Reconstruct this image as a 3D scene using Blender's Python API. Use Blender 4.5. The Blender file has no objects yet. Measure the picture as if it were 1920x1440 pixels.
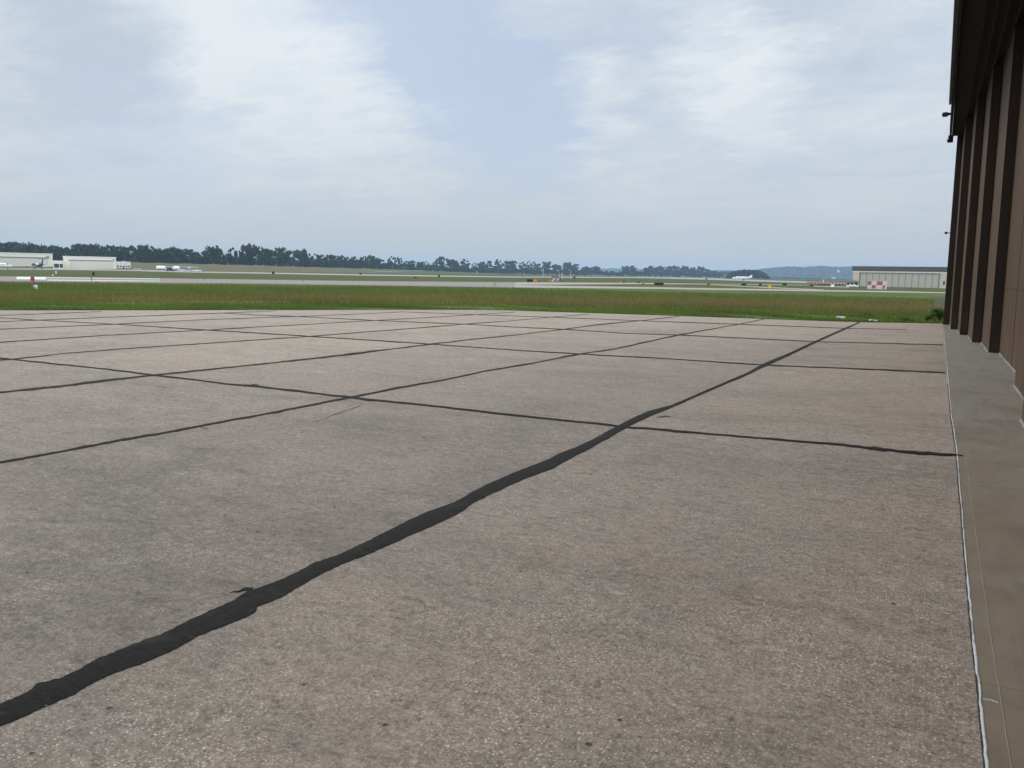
import bpy, math, random
import numpy as np
from mathutils import Vector, Matrix
random.seed(7); rng = np.random.default_rng(7)
scene = bpy.context.scene
C = scene.collection
# ------------------------------------------------------------------ camera
FPX = 1490.0; H = 1.585
H0, HS = 494.7, .0182
roll = -math.atan(HS); hc = H0 + HS*960
pitch = math.atan((720-hc)*math.cos(math.atan(HS))/FPX); yaw = .48787
cp, sp, cr, sr, cy, sy = math.cos(pitch), math.sin(pitch), math.cos(roll), math.sin(roll), math.cos(yaw), math.sin(yaw)
F = np.array([-sy*cp, cy*cp, -sp]); R0 = np.array([cy, sy, 0.]); D0 = np.cross(F, R0)
R = cr*R0 + sr*D0; D = -sr*R0 + cr*D0
EYE = np.array([0, 0, H])
cam = bpy.data.objects.new('camera', bpy.data.cameras.new('camera')); C.objects.link(cam)
cam.matrix_world = Matrix(((R[0], -D[0], -F[0], 0), (R[1], -D[1], -F[1], 0), (R[2], -D[2], -F[2], H), (0, 0, 0, 1)))
cam.data.sensor_width = 36; cam.data.lens = FPX/1920*36; cam.data.clip_end = 30000; cam.data.clip_start = .05
scene.camera = cam

# ------------------------------------------------------------------ lie of the land
SX, SY = 2.42192*H, 4.78686*H
ax = np.array([.1635, -1.83386]+[-1.83386-2.42192*i for i in range(1, 7)])*H
az = np.array([-.9999, -1.0489, -1.0624, -1.0674, -1.0779, -1.0998, -1.1139, -1.1278])*H + H
_gx = np.linspace(-60, 60, 1201); _gz = np.interp(_gx, ax[::-1], az[::-1])
_gz = np.convolve(np.pad(_gz, 6, mode='edge'), np.ones(13)/13, 'valid')
def hap(x, y):
    q = np.asarray(y)/H - 8
    return np.interp(x, _gx, _gz) + H*(-.0043936*q - .000184463*q*q)
def ray(px, py): return F + (px-960)/FPX*R + (py-720)/FPX*D
def hit(px, py, hf):
    v = ray(px, py); z = 0.
    for _ in range(80):
        t = min((z-H)/v[2], 9000) if v[2] < -1e-6 else 9000
        z = .5*z + .5*float(hf(t*v[0], t*v[1]))
    return EYE + t*v
edge_px = [(-300, 584), (0, 582), (220, 581.8), (450, 581.5), (700, 581), (900, 581), (960, 582), (1010, 584), (1140, 588), (1270, 592.5), (1430, 598), (1605, 604), (1768, 607)]
EDGE = [hit(a, b, hap)[:2] for a, b in edge_px]
POLY = np.array([(60, EDGE[-1][1]), (60, -25), (-55, -25), (-46, 0), (-40, 8)] + [tuple(e) for e in EDGE])
TH = np.linspace(-math.pi, math.pi, 3601)
def _rb():
    out = np.full(TH.shape, 1e9); dx, dy = np.sin(TH), np.cos(TH)
    for i in range(len(POLY)):
        a, b = POLY[i], POLY[(i+1) % len(POLY)]; e = b-a
        den = dx*e[1]-dy*e[0]; den = np.where(abs(den) < 1e-12, 1e-12, den)
        t = (a[0]*e[1]-a[1]*e[0])/den; s = (a[0]*dy-a[1]*dx)/den
        ok = (t > 0) & (s >= -1e-6) & (s <= 1+1e-6); out = np.where(ok & (t < out), t, out)
    return out
RB = _rb()
def rbf(th): return np.interp(th, TH, RB)
ZF = -.75                                     # level of the airfield
def land(x, y):
    x = np.asarray(x, float); y = np.asarray(y, float)
    r = np.hypot(x, y); th = np.arctan2(x, y); rb = rbf(th)
    k = np.minimum(1, rb/np.maximum(r, 1e-6)); ze = hap(x*k, y*k)
    t = np.clip((r-rb)/38, 0, 1); t = t*t*(3-2*t)
    return ze*(1-t) + ZF*t
def G(px, py): return hit(px, py, land)
def atD(px, d):                               # ground point seen at column px, d metres in front of the camera
    v = ray(px, H0+HS*px); p = EYE + v*d; return np.array([p[0], p[1], float(land(p[0], p[1]))])
def depth(p): return float((np.asarray(p)-EYE) @ F)
def facing(p): return math.atan2(-p[0], p[1])

# ------------------------------------------------------------------ mesh helpers
class MB:
    def __init__(s): s.v = []; s.f = []; s.m = []
    def add(s, vs, fs, mi=0):
        o = len(s.v); s.v += [tuple(map(float, q)) for q in vs]; s.f += [tuple(i+o for i in f) for f in fs]; s.m += [mi]*len(fs)
    def box(s, x0, x1, y0, y1, z0, z1, mi=0, top=None):
        a = [(x0, y0, z0), (x1, y0, z0), (x1, y1, z0), (x0, y1, z0)]
        if top: tx0, tx1, ty0, ty1 = top
        else: tx0, tx1, ty0, ty1 = x0, x1, y0, y1
        a += [(tx0, ty0, z1), (tx1, ty0, z1), (tx1, ty1, z1), (tx0, ty1, z1)]
        s.add(a, [(3, 2, 1, 0), (4, 5, 6, 7), (0, 1, 5, 4), (1, 2, 6, 5), (2, 3, 7, 6), (3, 0, 4, 7)], mi)
    def bevelbox(s, x0, x1, y0, y1, z0, z1, b, mi=0):
        s.loft([[(x0+b, y, z0), (x1-b, y, z0), (x1, y, z0+b), (x1, y, z1-b), (x1-b, y, z1), (x0+b, y, z1), (x0, y, z1-b), (x0, y, z0+b)] for y in (y0, y1)], mi=mi)
    def loft(s, rings, cap=True, mi=0):
        n = len(rings[0]); vs = [q for r in rings for q in r]; fs = []
        for i in range(len(rings)-1):
            for j in range(n): fs.append((i*n+j, i*n+(j+1) % n, (i+1)*n+(j+1) % n, (i+1)*n+j))
        if cap: fs += [tuple(range(n))[::-1], tuple((len(rings)-1)*n+j for j in range(n))]
        s.add(vs, fs, mi)
    def tube(s, p0, p1, r0, r1=None, n=8, mi=0):
        r1 = r0 if r1 is None else r1; p0, p1 = Vector(p0), Vector(p1); d = (p1-p0).normalized()
        u = d.orthogonal().normalized(); w = d.cross(u)
        s.loft([[tuple(p+u*(r*math.cos(2*math.pi*k/n))+w*(r*math.sin(2*math.pi*k/n))) for k in range(n)] for p, r in ((p0, r0), (p1, r1))], mi=mi)
    def lathe(s, prof, n=12, ax='z', c=(0, 0, 0), mi=0):
        rings = []
        for h, r in prof:
            ring = []
            for k in range(n):
                a = 2*math.pi*k/n; u, w = r*math.cos(a), r*math.sin(a)
                ring.append({'z': (c[0]+u, c[1]+w, c[2]+h), 'x': (c[0]+h, c[1]+u, c[2]+w), 'y': (c[0]+u, c[1]+h, c[2]+w)}[ax])
            rings.append(ring)
        s.loft(rings, mi=mi)
    def build(s, name, mats, parent=None, smooth=False):
        me = bpy.data.meshes.new(name); me.from_pydata(s.v, [], s.f); me.update()
        if not isinstance(mats, (list, tuple)): mats = [mats]
        for m in mats: me.materials.append(m)
        if len(mats) > 1: me.polygons.foreach_set('material_index', s.m)
        if smooth: me.polygons.foreach_set('use_smooth', [True]*len(me.polygons))
        o = bpy.data.objects.new(name, me); C.objects.link(o)
        if parent: o.parent = parent
        return o
def raw_mesh(name, v, nper, mat, parent=None, attr=None, smooth=False):
    """v: (n*nper,3) array, each consecutive nper verts a face"""
    n = len(v)//nper; me = bpy.data.meshes.new(name)
    me.vertices.add(len(v)); me.vertices.foreach_set('co', np.asarray(v, np.float32).ravel())
    me.loops.add(len(v)); me.loops.foreach_set('vertex_index', np.arange(len(v), dtype=np.int32))
    me.polygons.add(n); me.polygons.foreach_set('loop_start', np.arange(0, len(v), nper, dtype=np.int32))
    if attr is not None:
        for k, a in attr.items():
            at = me.attributes.new(k, 'FLOAT', 'POINT'); at.data.foreach_set('value', np.asarray(a, np.float32))
    me.update(); me.validate(); me.materials.append(mat)
    o = bpy.data.objects.new(name, me); C.objects.link(o)
    if parent: o.parent = parent
    return o
def grid_mesh(name, P, mat, attr=None, wrap=False, smooth=True):
    """P: (a,b,3)"""
    a, b = P.shape[:2]; me = bpy.data.meshes.new(name); idx = np.arange(a*b).reshape(a, b)
    if wrap: idx = np.vstack([idx, idx[:1]])
    q = np.stack([idx[:-1, :-1], idx[1:, :-1], idx[1:, 1:], idx[:-1, 1:]], -1).reshape(-1, 4)
    me.from_pydata(P.reshape(-1, 3).tolist(), [], q.tolist()); me.update()
    if attr:
        for k, w in attr.items():
            at = me.attributes.new(k, 'FLOAT', 'POINT'); at.data.foreach_set('value', np.asarray(w, np.float32).ravel())
    if smooth: me.polygons.foreach_set('use_smooth', [True]*len(me.polygons))
    me.materials.append(mat); o = bpy.data.objects.new(name, me); C.objects.link(o)
    return o
def tag(o, label=None, cat=None, group=None, kind=None):
    if label: o['label'] = label
    if cat: o['category'] = cat
    if group: o['group'] = group
    if kind: o['kind'] = kind
    return o
def thing(name, label, cat, loc=(0, 0, 0), rz=0, group=None):
    o = bpy.data.objects.new(name, None); C.objects.link(o); o.empty_display_size = .2
    o.location = [float(q) for q in loc]; o.rotation_euler = (0, 0, rz)
    return tag(o, label, cat, group)
def copy_tree(o, parent=None):
    c = o.copy(); C.objects.link(c)
    if parent: c.parent = parent
    for ch in list(o.children): copy_tree(ch, c)
    return c

# ------------------------------------------------------------------ materials
class NT:
    def __init__(s, name):
        s.mat = bpy.data.materials.new(name); s.mat.use_nodes = True; s.t = s.mat.node_tree; s.n = s.t.nodes; s.l = s.t.links
        s.b = s.n['Principled BSDF']
    def node(s, ty, **k):
        n = s.n.new(ty)
        for a, v in k.items(): setattr(n, a, v)
        return n
    def set(s, sock, v):
        if isinstance(v, bpy.types.NodeSocket): s.l.new(v, sock)
        elif isinstance(v, (tuple, list)) and len(v) == 3 and sock.type == 'RGBA': sock.default_value = (*v, 1)
        else: sock.default_value = v
    def math(s, op, a, b=0., c=None, clamp=False):
        n = s.node('ShaderNodeMath', operation=op, use_clamp=clamp); s.set(n.inputs[0], a); s.set(n.inputs[1], b)
        if c is not None: s.set(n.inputs[2], c)
        return n.outputs[0]
    def mix(s, f, a, b, bt='MIX'):
        n = s.node('ShaderNodeMix', data_type='RGBA', blend_type=bt); s.set(n.inputs[0], f); s.set(n.inputs[6], a); s.set(n.inputs[7], b); return n.outputs[2]
    def mr(s, v, a, b, c=0., d=1., smooth=False):
        n = s.node('ShaderNodeMapRange', interpolation_type='SMOOTHSTEP' if smooth else 'LINEAR')
        s.set(n.inputs[0], v)
        for i, q in enumerate((a, b, c, d)): s.set(n.inputs[1+i], q)
        return n.outputs[0]
    def noise(s, vec, scale, detail=4., rough=.55, dist=0.):
        n = s.node('ShaderNodeTexNoise'); s.l.new(vec, n.inputs['Vector']); n.inputs['Scale'].default_value = scale
        n.inputs['Detail'].default_value = detail; n.inputs['Roughness'].default_value = rough; n.inputs['Distortion'].default_value = dist
        return n.outputs[0]
    def vor(s, vec, scale, out='Distance', feature='F1'):
        n = s.node('ShaderNodeTexVoronoi', feature=feature); s.l.new(vec, n.inputs['Vector']); n.inputs['Scale'].default_value = scale; return n.outputs[out]
    def pos(s, scale=(1, 1, 1), loc=(0, 0, 0), obj=False, rot=(0, 0, 0)):
        g = s.node('ShaderNodeTexCoord').outputs['Object'] if obj else s.node('ShaderNodeNewGeometry').outputs['Position']
        m = s.node('ShaderNodeMapping'); s.l.new(g, m.inputs[0]); m.inputs['Scale'].default_value = scale; m.inputs['Location'].default_value = loc
        m.inputs['Rotation'].default_value = rot
        return m.outputs[0]
    def bump(s, h, strength=.3, dist=.01):
        n = s.node('ShaderNodeBump'); s.set(n.inputs['Height'], h); n.inputs['Strength'].default_value = strength; n.inputs['Distance'].default_value = dist
        s.l.new(n.outputs[0], s.b.inputs['Normal'])
    def done(s, col, rough=.8, spec=.3, metal=0.):
        s.set(s.b.inputs['Base Color'], col); s.set(s.b.inputs['Roughness'], rough); s.b.inputs['Specular IOR Level'].default_value = spec; s.b.inputs['Metallic'].default_value = metal
        return s.mat
def plain(name, col, rough=.6, spec=.3, metal=0., var=.18, scale=3.):
    t = NT(name); n = t.noise(t.pos(obj=True), scale, 5., .6)
    return t.done(t.mix(n, tuple(c*(1-var) for c in col), tuple(min(1, c*(1+var)) for c in col)), rough, spec, metal)

def concrete_apron():
    t = NT('apron_concrete'); p = t.pos()
    sep = t.node('ShaderNodeSeparateXYZ'); t.l.new(p, sep.inputs[0])
    ix = t.math('FLOOR', t.math('DIVIDE', t.math('SUBTRACT', sep.outputs[0], -1.83386*H), SX))
    iy = t.math('FLOOR', t.math('DIVIDE', t.math('SUBTRACT', sep.outputs[1], 5.15989*H), SY))
    comb = t.node('ShaderNodeCombineXYZ'); t.l.new(ix, comb.inputs[0]); t.l.new(iy, comb.inputs[1])
    wn = t.node('ShaderNodeTexWhiteNoise', noise_dimensions='2D'); t.l.new(comb.outputs[0], wn.inputs['Vector'])
    slab = wn.outputs['Value']
    big = t.noise(p, .33, 6., .62, .6)
    mid = t.noise(p, 1.7, 6., .65)
    streak = t.noise(t.pos((.35, 2.2, 1), rot=(0, 0, .5)), 1.3, 6., .65, .4)
    fine = t.noise(p, 55., 4., .7)
    col = t.mix(big, (.325, .272, .235), (.275, .268, .250))
    col = t.mix(t.mr(slab, 0, 1, 0, .55), col, (.355, .310, .272))
    gray = t.mr(t.noise(p, .45, 7., .7, 1.), .46, .66, 0, 1, True)
    gray = t.math('MULTIPLY', gray, t.mr(slab, .2, .9, .75, .15))
    col = t.mix(gray, col, (.190, .187, .176))
    warm = t.mr(t.noise(t.pos(loc=(7, 3, 0)), .8, 5., .6), .5, .75, 0, .6, True)
    col = t.mix(warm, col, (.30, .238, .185))
    col = t.mix(t.mr(streak, .35, .75, 0, .38, True), col, (.21, .185, .165))
    col = t.mix(t.mr(mid, .3, .7, 0, .34), col, (.36, .33, .30))
    col = t.mix(t.mr(fine, .42, .62, 0, .6), col, (.135, .115, .10))
    grit = t.noise(p, 24., 5., .72)
    col = t.mix(t.mr(grit, .52, .66, 0, .55), col, (.115, .098, .085)); col = t.mix(t.mr(grit, .42, .33, 0, .4), col, (.45, .41, .37))
    # exposed pebbles, light and dark, more of them where the paste has worn off
    worn = t.mr(t.noise(p, 1.1, 4., .6), .35, .62, .25, 1)
    for sc, th, c, k in ((78., .36, (.60, .57, .53), .8), (50., .27, (.66, .64, .60), .85), (26., .15, (.56, .53, .49), .75), (70., .30, (.06, .05, .044), .8), (30., .17, (.05, .042, .038), .85), (11., .10, (.045, .038, .033), .8)):
        pv = t.pos((1, 1, 1), loc=(sc*.37, sc*.11, 0))
        d = t.vor(pv, sc); rnd = t.vor(pv, sc, 'Color'); s2 = t.node('ShaderNodeSeparateColor'); t.l.new(rnd, s2.inputs[0])
        m = t.mr(d, th, th*.6, 0, k); m = t.math('MULTIPLY', m, t.math('GREATER_THAN', s2.outputs[0], .52)); m = t.math('MULTIPLY', m, worn)
        col = t.mix(m, col, c)
    # pop-outs: sparse small dark pits
    pv = t.pos(loc=(2.3, 5.1, 0)); pdist = t.noise(pv, 30., 3.)
    d = t.math('ADD', t.vor(pv, 3.6), t.math('MULTIPLY', t.math('SUBTRACT', pdist, .5), .06)); rc = t.node('ShaderNodeSeparateColor'); t.l.new(t.vor(pv, 3.6, 'Color'), rc.inputs[0])
    pit = t.math('MULTIPLY', t.mr(d, .048, .030, 0, .9), t.math('GREATER_THAN', rc.outputs[1], .25))
    col = t.mix(pit, col, (.045, .036, .03))
    # pale scabs
    d = t.math('ADD', t.vor(t.pos(loc=(1.2, .4, 0)), .75), t.math('MULTIPLY', t.math('SUBTRACT', t.noise(p, 9., 4.), .5), .25))
    col = t.mix(t.mr(d, .10, .04, 0, .45), col, (.46, .46, .42))
    # grime gathered beside the joints
    fx = t.math('ABSOLUTE', t.math('SUBTRACT', t.math('FRACT', t.math('ADD', t.math('DIVIDE', t.math('SUBTRACT', sep.outputs[0], -1.83386*H), SX), .5)), .5))
    gj = t.math('MULTIPLY', t.mr(fx, .0, .10, .30, 0), t.mr(mid, .4, .6, 0, 1))
    col = t.mix(gj, col, (.2, .18, .16))
    # long dark traffic stains and damp-looking patches
    st1 = t.mr(t.noise(t.pos((.6, 1.4, 1), rot=(0, 0, -.35), loc=(4.3, 1.7, 0)), .42, 12., .80, .6), .45, .66, 0, .62, True)
    col = t.mix(st1, col, t.mix(1., col, (.60, .62, .63), 'MULTIPLY'))
    st2 = t.mr(t.noise(t.pos((.7, 1.4, 1), loc=(9.1, 2.2, 0)), 4., 8., .80, .3), .50, .66, 0, .55, True)
    col = t.mix(st2, col, t.mix(1., col, (.58, .56, .55), 'MULTIPLY'))
    tone_ramp = t.math('ADD', t.mr(sep.outputs[1], 5., 28., 0, 1), t.math('MULTIPLY', t.math('SUBTRACT', slab, .5), .35)); tone_ramp = t.math('ADD', tone_ramp, t.mr(sep.outputs[0], -4., -16., 0, .35), clamp=True)  # tone rises with distance and towards the left, varied per slab
    col = t.mix(1., col, t.mix(tone_ramp, (.76, .705, .645), (1.13, 1.04, .925)), 'MULTIPLY')
    sl = t.math('MULTIPLY', t.math('LESS_THAN', t.math('ABSOLUTE', t.math('ADD', iy, 1.)), .5), t.math('LESS_THAN', t.math('ABSOLUTE', t.math('ADD', ix, 1.5)), .8))
    st3 = t.math('MULTIPLY', sl, t.mr(t.noise(t.pos((.8, 1.25, 1), loc=(1.4, 6.2, 0)), .55, 12., .82, .4), .42, .64, 0, .8, True))
    col = t.mix(st3, col, t.mix(1., col, (.66, .69, .70), 'MULTIPLY'))
    pk1 = t.noise(t.pos((1, 1.3, 1), loc=(3, 3, 0)), 14., 7., .8, .2); col = t.mix(t.mr(pk1, .53, .64, 0, .6), col, t.mix(1., col, (.45, .43, .42), 'MULTIPLY')); col = t.mix(t.mr(pk1, .45, .34, 0, .55), col, t.mix(1., col, (1.6, 1.58, 1.55), 'MULTIPLY'))
    # short scuffs and broom marks lying across the slabs
    sc1 = t.noise(t.pos((4.5, 12., 1), rot=(0, 0, -.42), loc=(2, 8, 0)), 1., 6., .72, .5); zone = t.mr(t.noise(p, .5, 5., .65), .40, .62, .25, 1.); zone = t.math('MULTIPLY', zone, t.mr(t.math('SUBTRACT', sep.outputs[1], t.math('MULTIPLY', sep.outputs[0], .6)), 3., 10., .3, 1.))
    col = t.mix(t.math('MULTIPLY', t.mr(sc1, .54, .63, 0, .7), zone), col, (.085, .076, .068))
    sc2 = t.noise(t.pos((13., 27., 1), rot=(0, 0, -.25), loc=(5, 1, 0)), 1., 5., .72, .3)
    col = t.mix(t.math('MULTIPLY', t.mr(sc2, .54, .63, 0, .5), zone), col, (.085, .076, .068)); col = t.mix(t.math('MULTIPLY', t.mr(sc2, .44, .35, 0, .34), zone), col, (.52, .49, .45))
    h = t.math('ADD', t.math('MULTIPLY', fine, .6), t.math('MULTIPLY', t.vor(p, 50.), .5)); h = t.math('SUBTRACT', h, t.math('MULTIPLY', pit, 1.5)); h = t.math('SUBTRACT', h, t.math('MULTIPLY', sc1, 1.2))
    t.bump(h, .8, .007)
    return t.done(col, .72, .2)
def concrete_strip():
    t = NT('threshold_concrete'); p = t.pos(); n = t.noise(t.pos((1.4, .35, 1)), 1.6, 6., .65, .5); f = t.noise(p, 70., 4., .65)
    col = t.mix(n, (.285, .255, .215), (.35, .34, .315))
    col = t.mix(t.mr(t.noise(p, .5, 5., .6), .42, .68, 0, .75, True), col, (.23, .175, .115))
    far = t.node('ShaderNodeSeparateXYZ'); t.l.new(p, far.inputs[0])
    col = t.mix(t.mr(far.outputs[1], 8., 18., 0, .75), col, (.34, .345, .325))
    rust = t.math('MULTIPLY', t.mr(far.outputs[1], 33., 37.4, 0, .8), t.mr(t.noise(p, .9, 5.), .35, .65))
    col = t.mix(rust, col, (.30, .17, .08))
    col = t.mix(t.mr(t.noise(t.pos((3, .5, 1)), 2.4, 5., .7), .5, .72, 0, .45), col, (.17, .15, .125))
    d = t.vor(p, 18.); col = t.mix(t.mr(d, .12, .06, 0, .6), col, (.16, .13, .10))
    col = t.mix(t.mr(f, .4, .7, 0, .25), col, (.2, .18, .15))
    jt = t.math('FRACT', t.math('DIVIDE', t.math('SUBTRACT', far.outputs[1], 3.45), 3.81)); jm = t.math('LESS_THAN', t.math('ADD', jt, t.math('MULTIPLY', t.noise(p, 14., 3.), .002)), .0038)
    col = t.mix(t.math('MULTIPLY', jm, .55), col, (.12, .105, .09))
    col = t.mix(t.math('MULTIPLY', t.mr(far.outputs[1], 4., 11., .7, 0), t.mr(t.noise(p, 1.3, 6., .7), .35, .6)), col, (.27, .205, .13))
    blot = t.noise(t.pos((1, .6, 1), loc=(3, 7, 0)), 2.1, 9., .74, .5); col = t.mix(t.mr(blot, .5, .64, 0, .6), col, (.16, .14, .115)); col = t.mix(t.mr(blot, .42, .34, 0, .35), col, (.40, .38, .34))
    drag = t.noise(t.pos((14, .6, 1)), 1., 6., .7); col = t.mix(t.mr(drag, .55, .7, 0, .4), col, (.19, .165, .14))
    col = t.mix(1., col, (.50, .465, .425), 'MULTIPLY')
    t.bump(f, .25, .003); return t.done(col, .65, .35)
def caulk():
    t = NT('white_caulk'); p = t.pos(); n = t.noise(t.pos((1, .35, 1)), 16., 6., .7); col = t.mix(t.mr(n, .5, .62, 0, .9), (.40, .42, .43), (.15, .135, .115))
    col = t.mix(t.mr(t.noise(p, 60., 3.), .55, .7, 0, .4), col, (.2, .19, .17)); t.bump(n, .6, .004); return t.done(col, .75, .2)
def tar():
    t = NT('tar_sealant'); p = t.pos(); n = t.noise(p, 9., 6., .65); w = t.noise(t.pos((3, 9, 1), rot=(0, 0, .55)), 5., 5., .6)
    col = t.mix(n, (.0065, .006, .006), (.015, .0138, .0132)); col = t.mix(t.mr(w, .52, .66, 0, .75), col, (.0025, .0025, .0025)); col = t.mix(t.mr(w, .40, .32, 0, .6), col, (.030, .028, .026))
    wear = t.noise(t.pos(loc=(4, 4, 0)), 2.3, 7., .72, .4); col = t.mix(t.mr(wear, .55, .72, 0, .55), col, (.042, .039, .036)); col = t.mix(t.mr(t.noise(p, 60., 3.), .6, .75, 0, .5), col, (.05, .046, .043))
    d = t.vor(p, 14.); rc = t.node('ShaderNodeSeparateColor'); t.l.new(t.vor(p, 14., 'Color'), rc.inputs[0])
    col = t.mix(t.math('MULTIPLY', t.mr(d, .07, .05, 0, 1), t.math('GREATER_THAN', rc.outputs[0], .8)), col, (.3, .28, .26))
    t.bump(w, .6, .006); return t.done(col, .8, .10)
def translucent(t, col, k):
    m = t.done(col, .6, .25); tr = t.node('ShaderNodeBsdfTranslucent'); t.set(tr.inputs[0], col); mx = t.node('ShaderNodeMixShader'); mx.inputs[0].default_value = k
    t.l.new(t.b.outputs[0], mx.inputs[1]); t.l.new(tr.outputs[0], mx.inputs[2]); t.l.new(mx.outputs[0], t.n['Material Output'].inputs[0]); return m
def grass_mat(name, blade=False):
    t = NT(name); p = t.pos()
    e = t.node('ShaderNodeAttribute', attribute_name='edge').outputs['Fac']
    wob = t.math('MULTIPLY', t.math('SUBTRACT', t.noise(t.pos((1, 1, 0)), .045, 4., .6), .5), 34.)
    sep = t.node('ShaderNodeSeparateXYZ'); t.l.new(p, sep.inputs[0])
    # the dry weedy belt is wider towards the hangar side
    side = t.mr(sep.outputs[0], -45., -4., 0, 28)
    e2 = t.math('ADD', e, wob)
    clump = t.noise(p, .55, 5., .65); patchy = t.noise(t.pos((.45, 1, 1), rot=(0, 0, -.5)), .16, 6., .7, .4); fine = t.noise(p, 3.5, 4., .7)
    green = t.mix(clump, (.062, .098, .022), (.098, .135, .040))
    green = t.mix(t.mr(t.noise(t.pos((1, 1, 0), loc=(30, 0, 0)), .03, 4., .6), .35, .65), green, (.090, .100, .034))
    dry = t.mix(clump, (.125, .086, .048), (.155, .126, .066))
    dry = t.mix(t.mr(fine, .45, .7, 0, .55), dry, (.085, .050, .034))
    lush = t.mix(fine, (.054, .098, .016), (.090, .142, .030))
    belt = t.math('MULTIPLY', t.mr(e2, 7., 13., 0, 1, True), t.mr(e2, t.math('ADD', 21., side), t.math('ADD', 36., side), 1, 0, True))
    belt = t.math('MULTIPLY', belt, t.mr(clump, .3, .6, .55, 1))
    col = t.mix(belt, green, dry)
    col = t.mix(t.mr(t.math('ADD', e, t.math('MULTIPLY', t.math('SUBTRACT', clump, .5), 6.)), 2.5, 6.5, .85, 0, True), col, lush)
    far = t.mix(t.noise(t.pos((1, 1, 0)), .02, 5., .65), (.046, .066, .018), (.078, .084, .030))
    col = t.mix(t.mr(e, 90., 170., 0, 1), col, far)
    col = t.mix(t.mr(patchy, .46, .60, 0, .6), col, (.030, .042, .012)); col = t.mix(t.mr(patchy, .42, .33, 0, .35), col, (.14, .135, .055))
    if blade:
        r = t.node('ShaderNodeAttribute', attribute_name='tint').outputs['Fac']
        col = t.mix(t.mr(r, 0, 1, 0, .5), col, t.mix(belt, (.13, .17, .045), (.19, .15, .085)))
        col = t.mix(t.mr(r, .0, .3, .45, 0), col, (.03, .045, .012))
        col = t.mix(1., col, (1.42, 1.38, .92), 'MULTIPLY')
        return translucent(t, col, .45)
    col = t.mix(1., col, (1.15, 1.15, 1.0), 'MULTIPLY'); col = t.mix(t.mr(e, .25, .9, .9, 0), col, (.012, .014, .006))  # dark rim beside the apron: contact shade painted into the ground colour
    t.bump(t.noise(p, 1.3, 6., .75), .6, .25)
    return t.done(col, .95, .1)
def leaf_mat(name, a, b, cc):
    t = NT(name); oi = t.node('ShaderNodeObjectInfo').outputs['Random']
    n = t.noise(t.pos(), .16, 3., .6); f = t.noise(t.pos(), 1.1, 3.)
    col = t.mix(n, a, b); col = t.mix(t.mr(oi, 0, 1, 0, .5), col, cc); col = t.mix(t.mr(f, .4, .7, 0, .4), col, tuple(q*.6 for q in a))
    return translucent(t, col, .35 if 'weed' in name else .12)
def brown_panel(name, base, streak_amt=1.):
    t = NT(name); p = t.pos()
    s = t.noise(t.pos((6, 6, .12)), 1.2, 6., .65, .2); n = t.noise(t.pos((1, 1, .5)), .9, 5., .65)
    col = t.mix(s, tuple(q*.62 for q in base), tuple(q*1.35 for q in base)); col = t.mix(t.mr(n, .42, .7, 0, .6), col, (base[0]*1.0, base[1]*.84, base[2]*.72))
    fold = t.noise(t.pos((14, 14, .02)), 1., 3., .5); col = t.mix(t.mr(fold, .35, .65, .25, 0), col, tuple(q*.5 for q in base))
    zz = t.node('ShaderNodeSeparateXYZ'); t.l.new(p, zz.inputs[0]); dust = t.math('MULTIPLY', t.mr(zz.outputs[2], .9, -.1, 0, .5), t.mr(t.noise(p, 3.5, 5., .7), .35, .65))
    col = t.mix(dust, col, tuple(q*1.9+.01 for q in base))
    rust = t.mr(t.noise(t.pos((2, 2, .7), loc=(3, 1, 2)), 1.1, 7., .7), .56, .70, 0, .85*streak_amt)
    col = t.mix(rust, col, (.085, .036, .016))
    sep = t.node('ShaderNodeSeparateXYZ'); t.l.new(p, sep.inputs[0])
    fr = t.math('FRACT', t.math('DIVIDE', t.math('ADD', sep.outputs[1], 50.), .93)); seam = t.math('LESS_THAN', fr, .035)
    fz = t.math('FRACT', t.math('DIVIDE', t.math('SUBTRACT', sep.outputs[2], -1.), 2.44)); hs = t.math('LESS_THAN', fz, .006)
    col = t.mix(t.math('MAXIMUM', seam, hs), col, tuple(q*.22 for q in base))
    t.bump(t.math('ADD', t.math('MULTIPLY', seam, -2.), s), .3, .006)
    return t.done(col, .7, .12)
def pavement(name, a, b, along=(1, 1, 1)):
    t = NT(name); n = t.noise(t.pos(), .05, 6., .6); s = t.noise(t.pos(), .6, 5., .7)
    col = t.mix(n, a, b); col = t.mix(t.mr(s, .4, .75, 0, .3), col, tuple(q*.7 for q in a)); return t.done(col, .9, .15)
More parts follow.
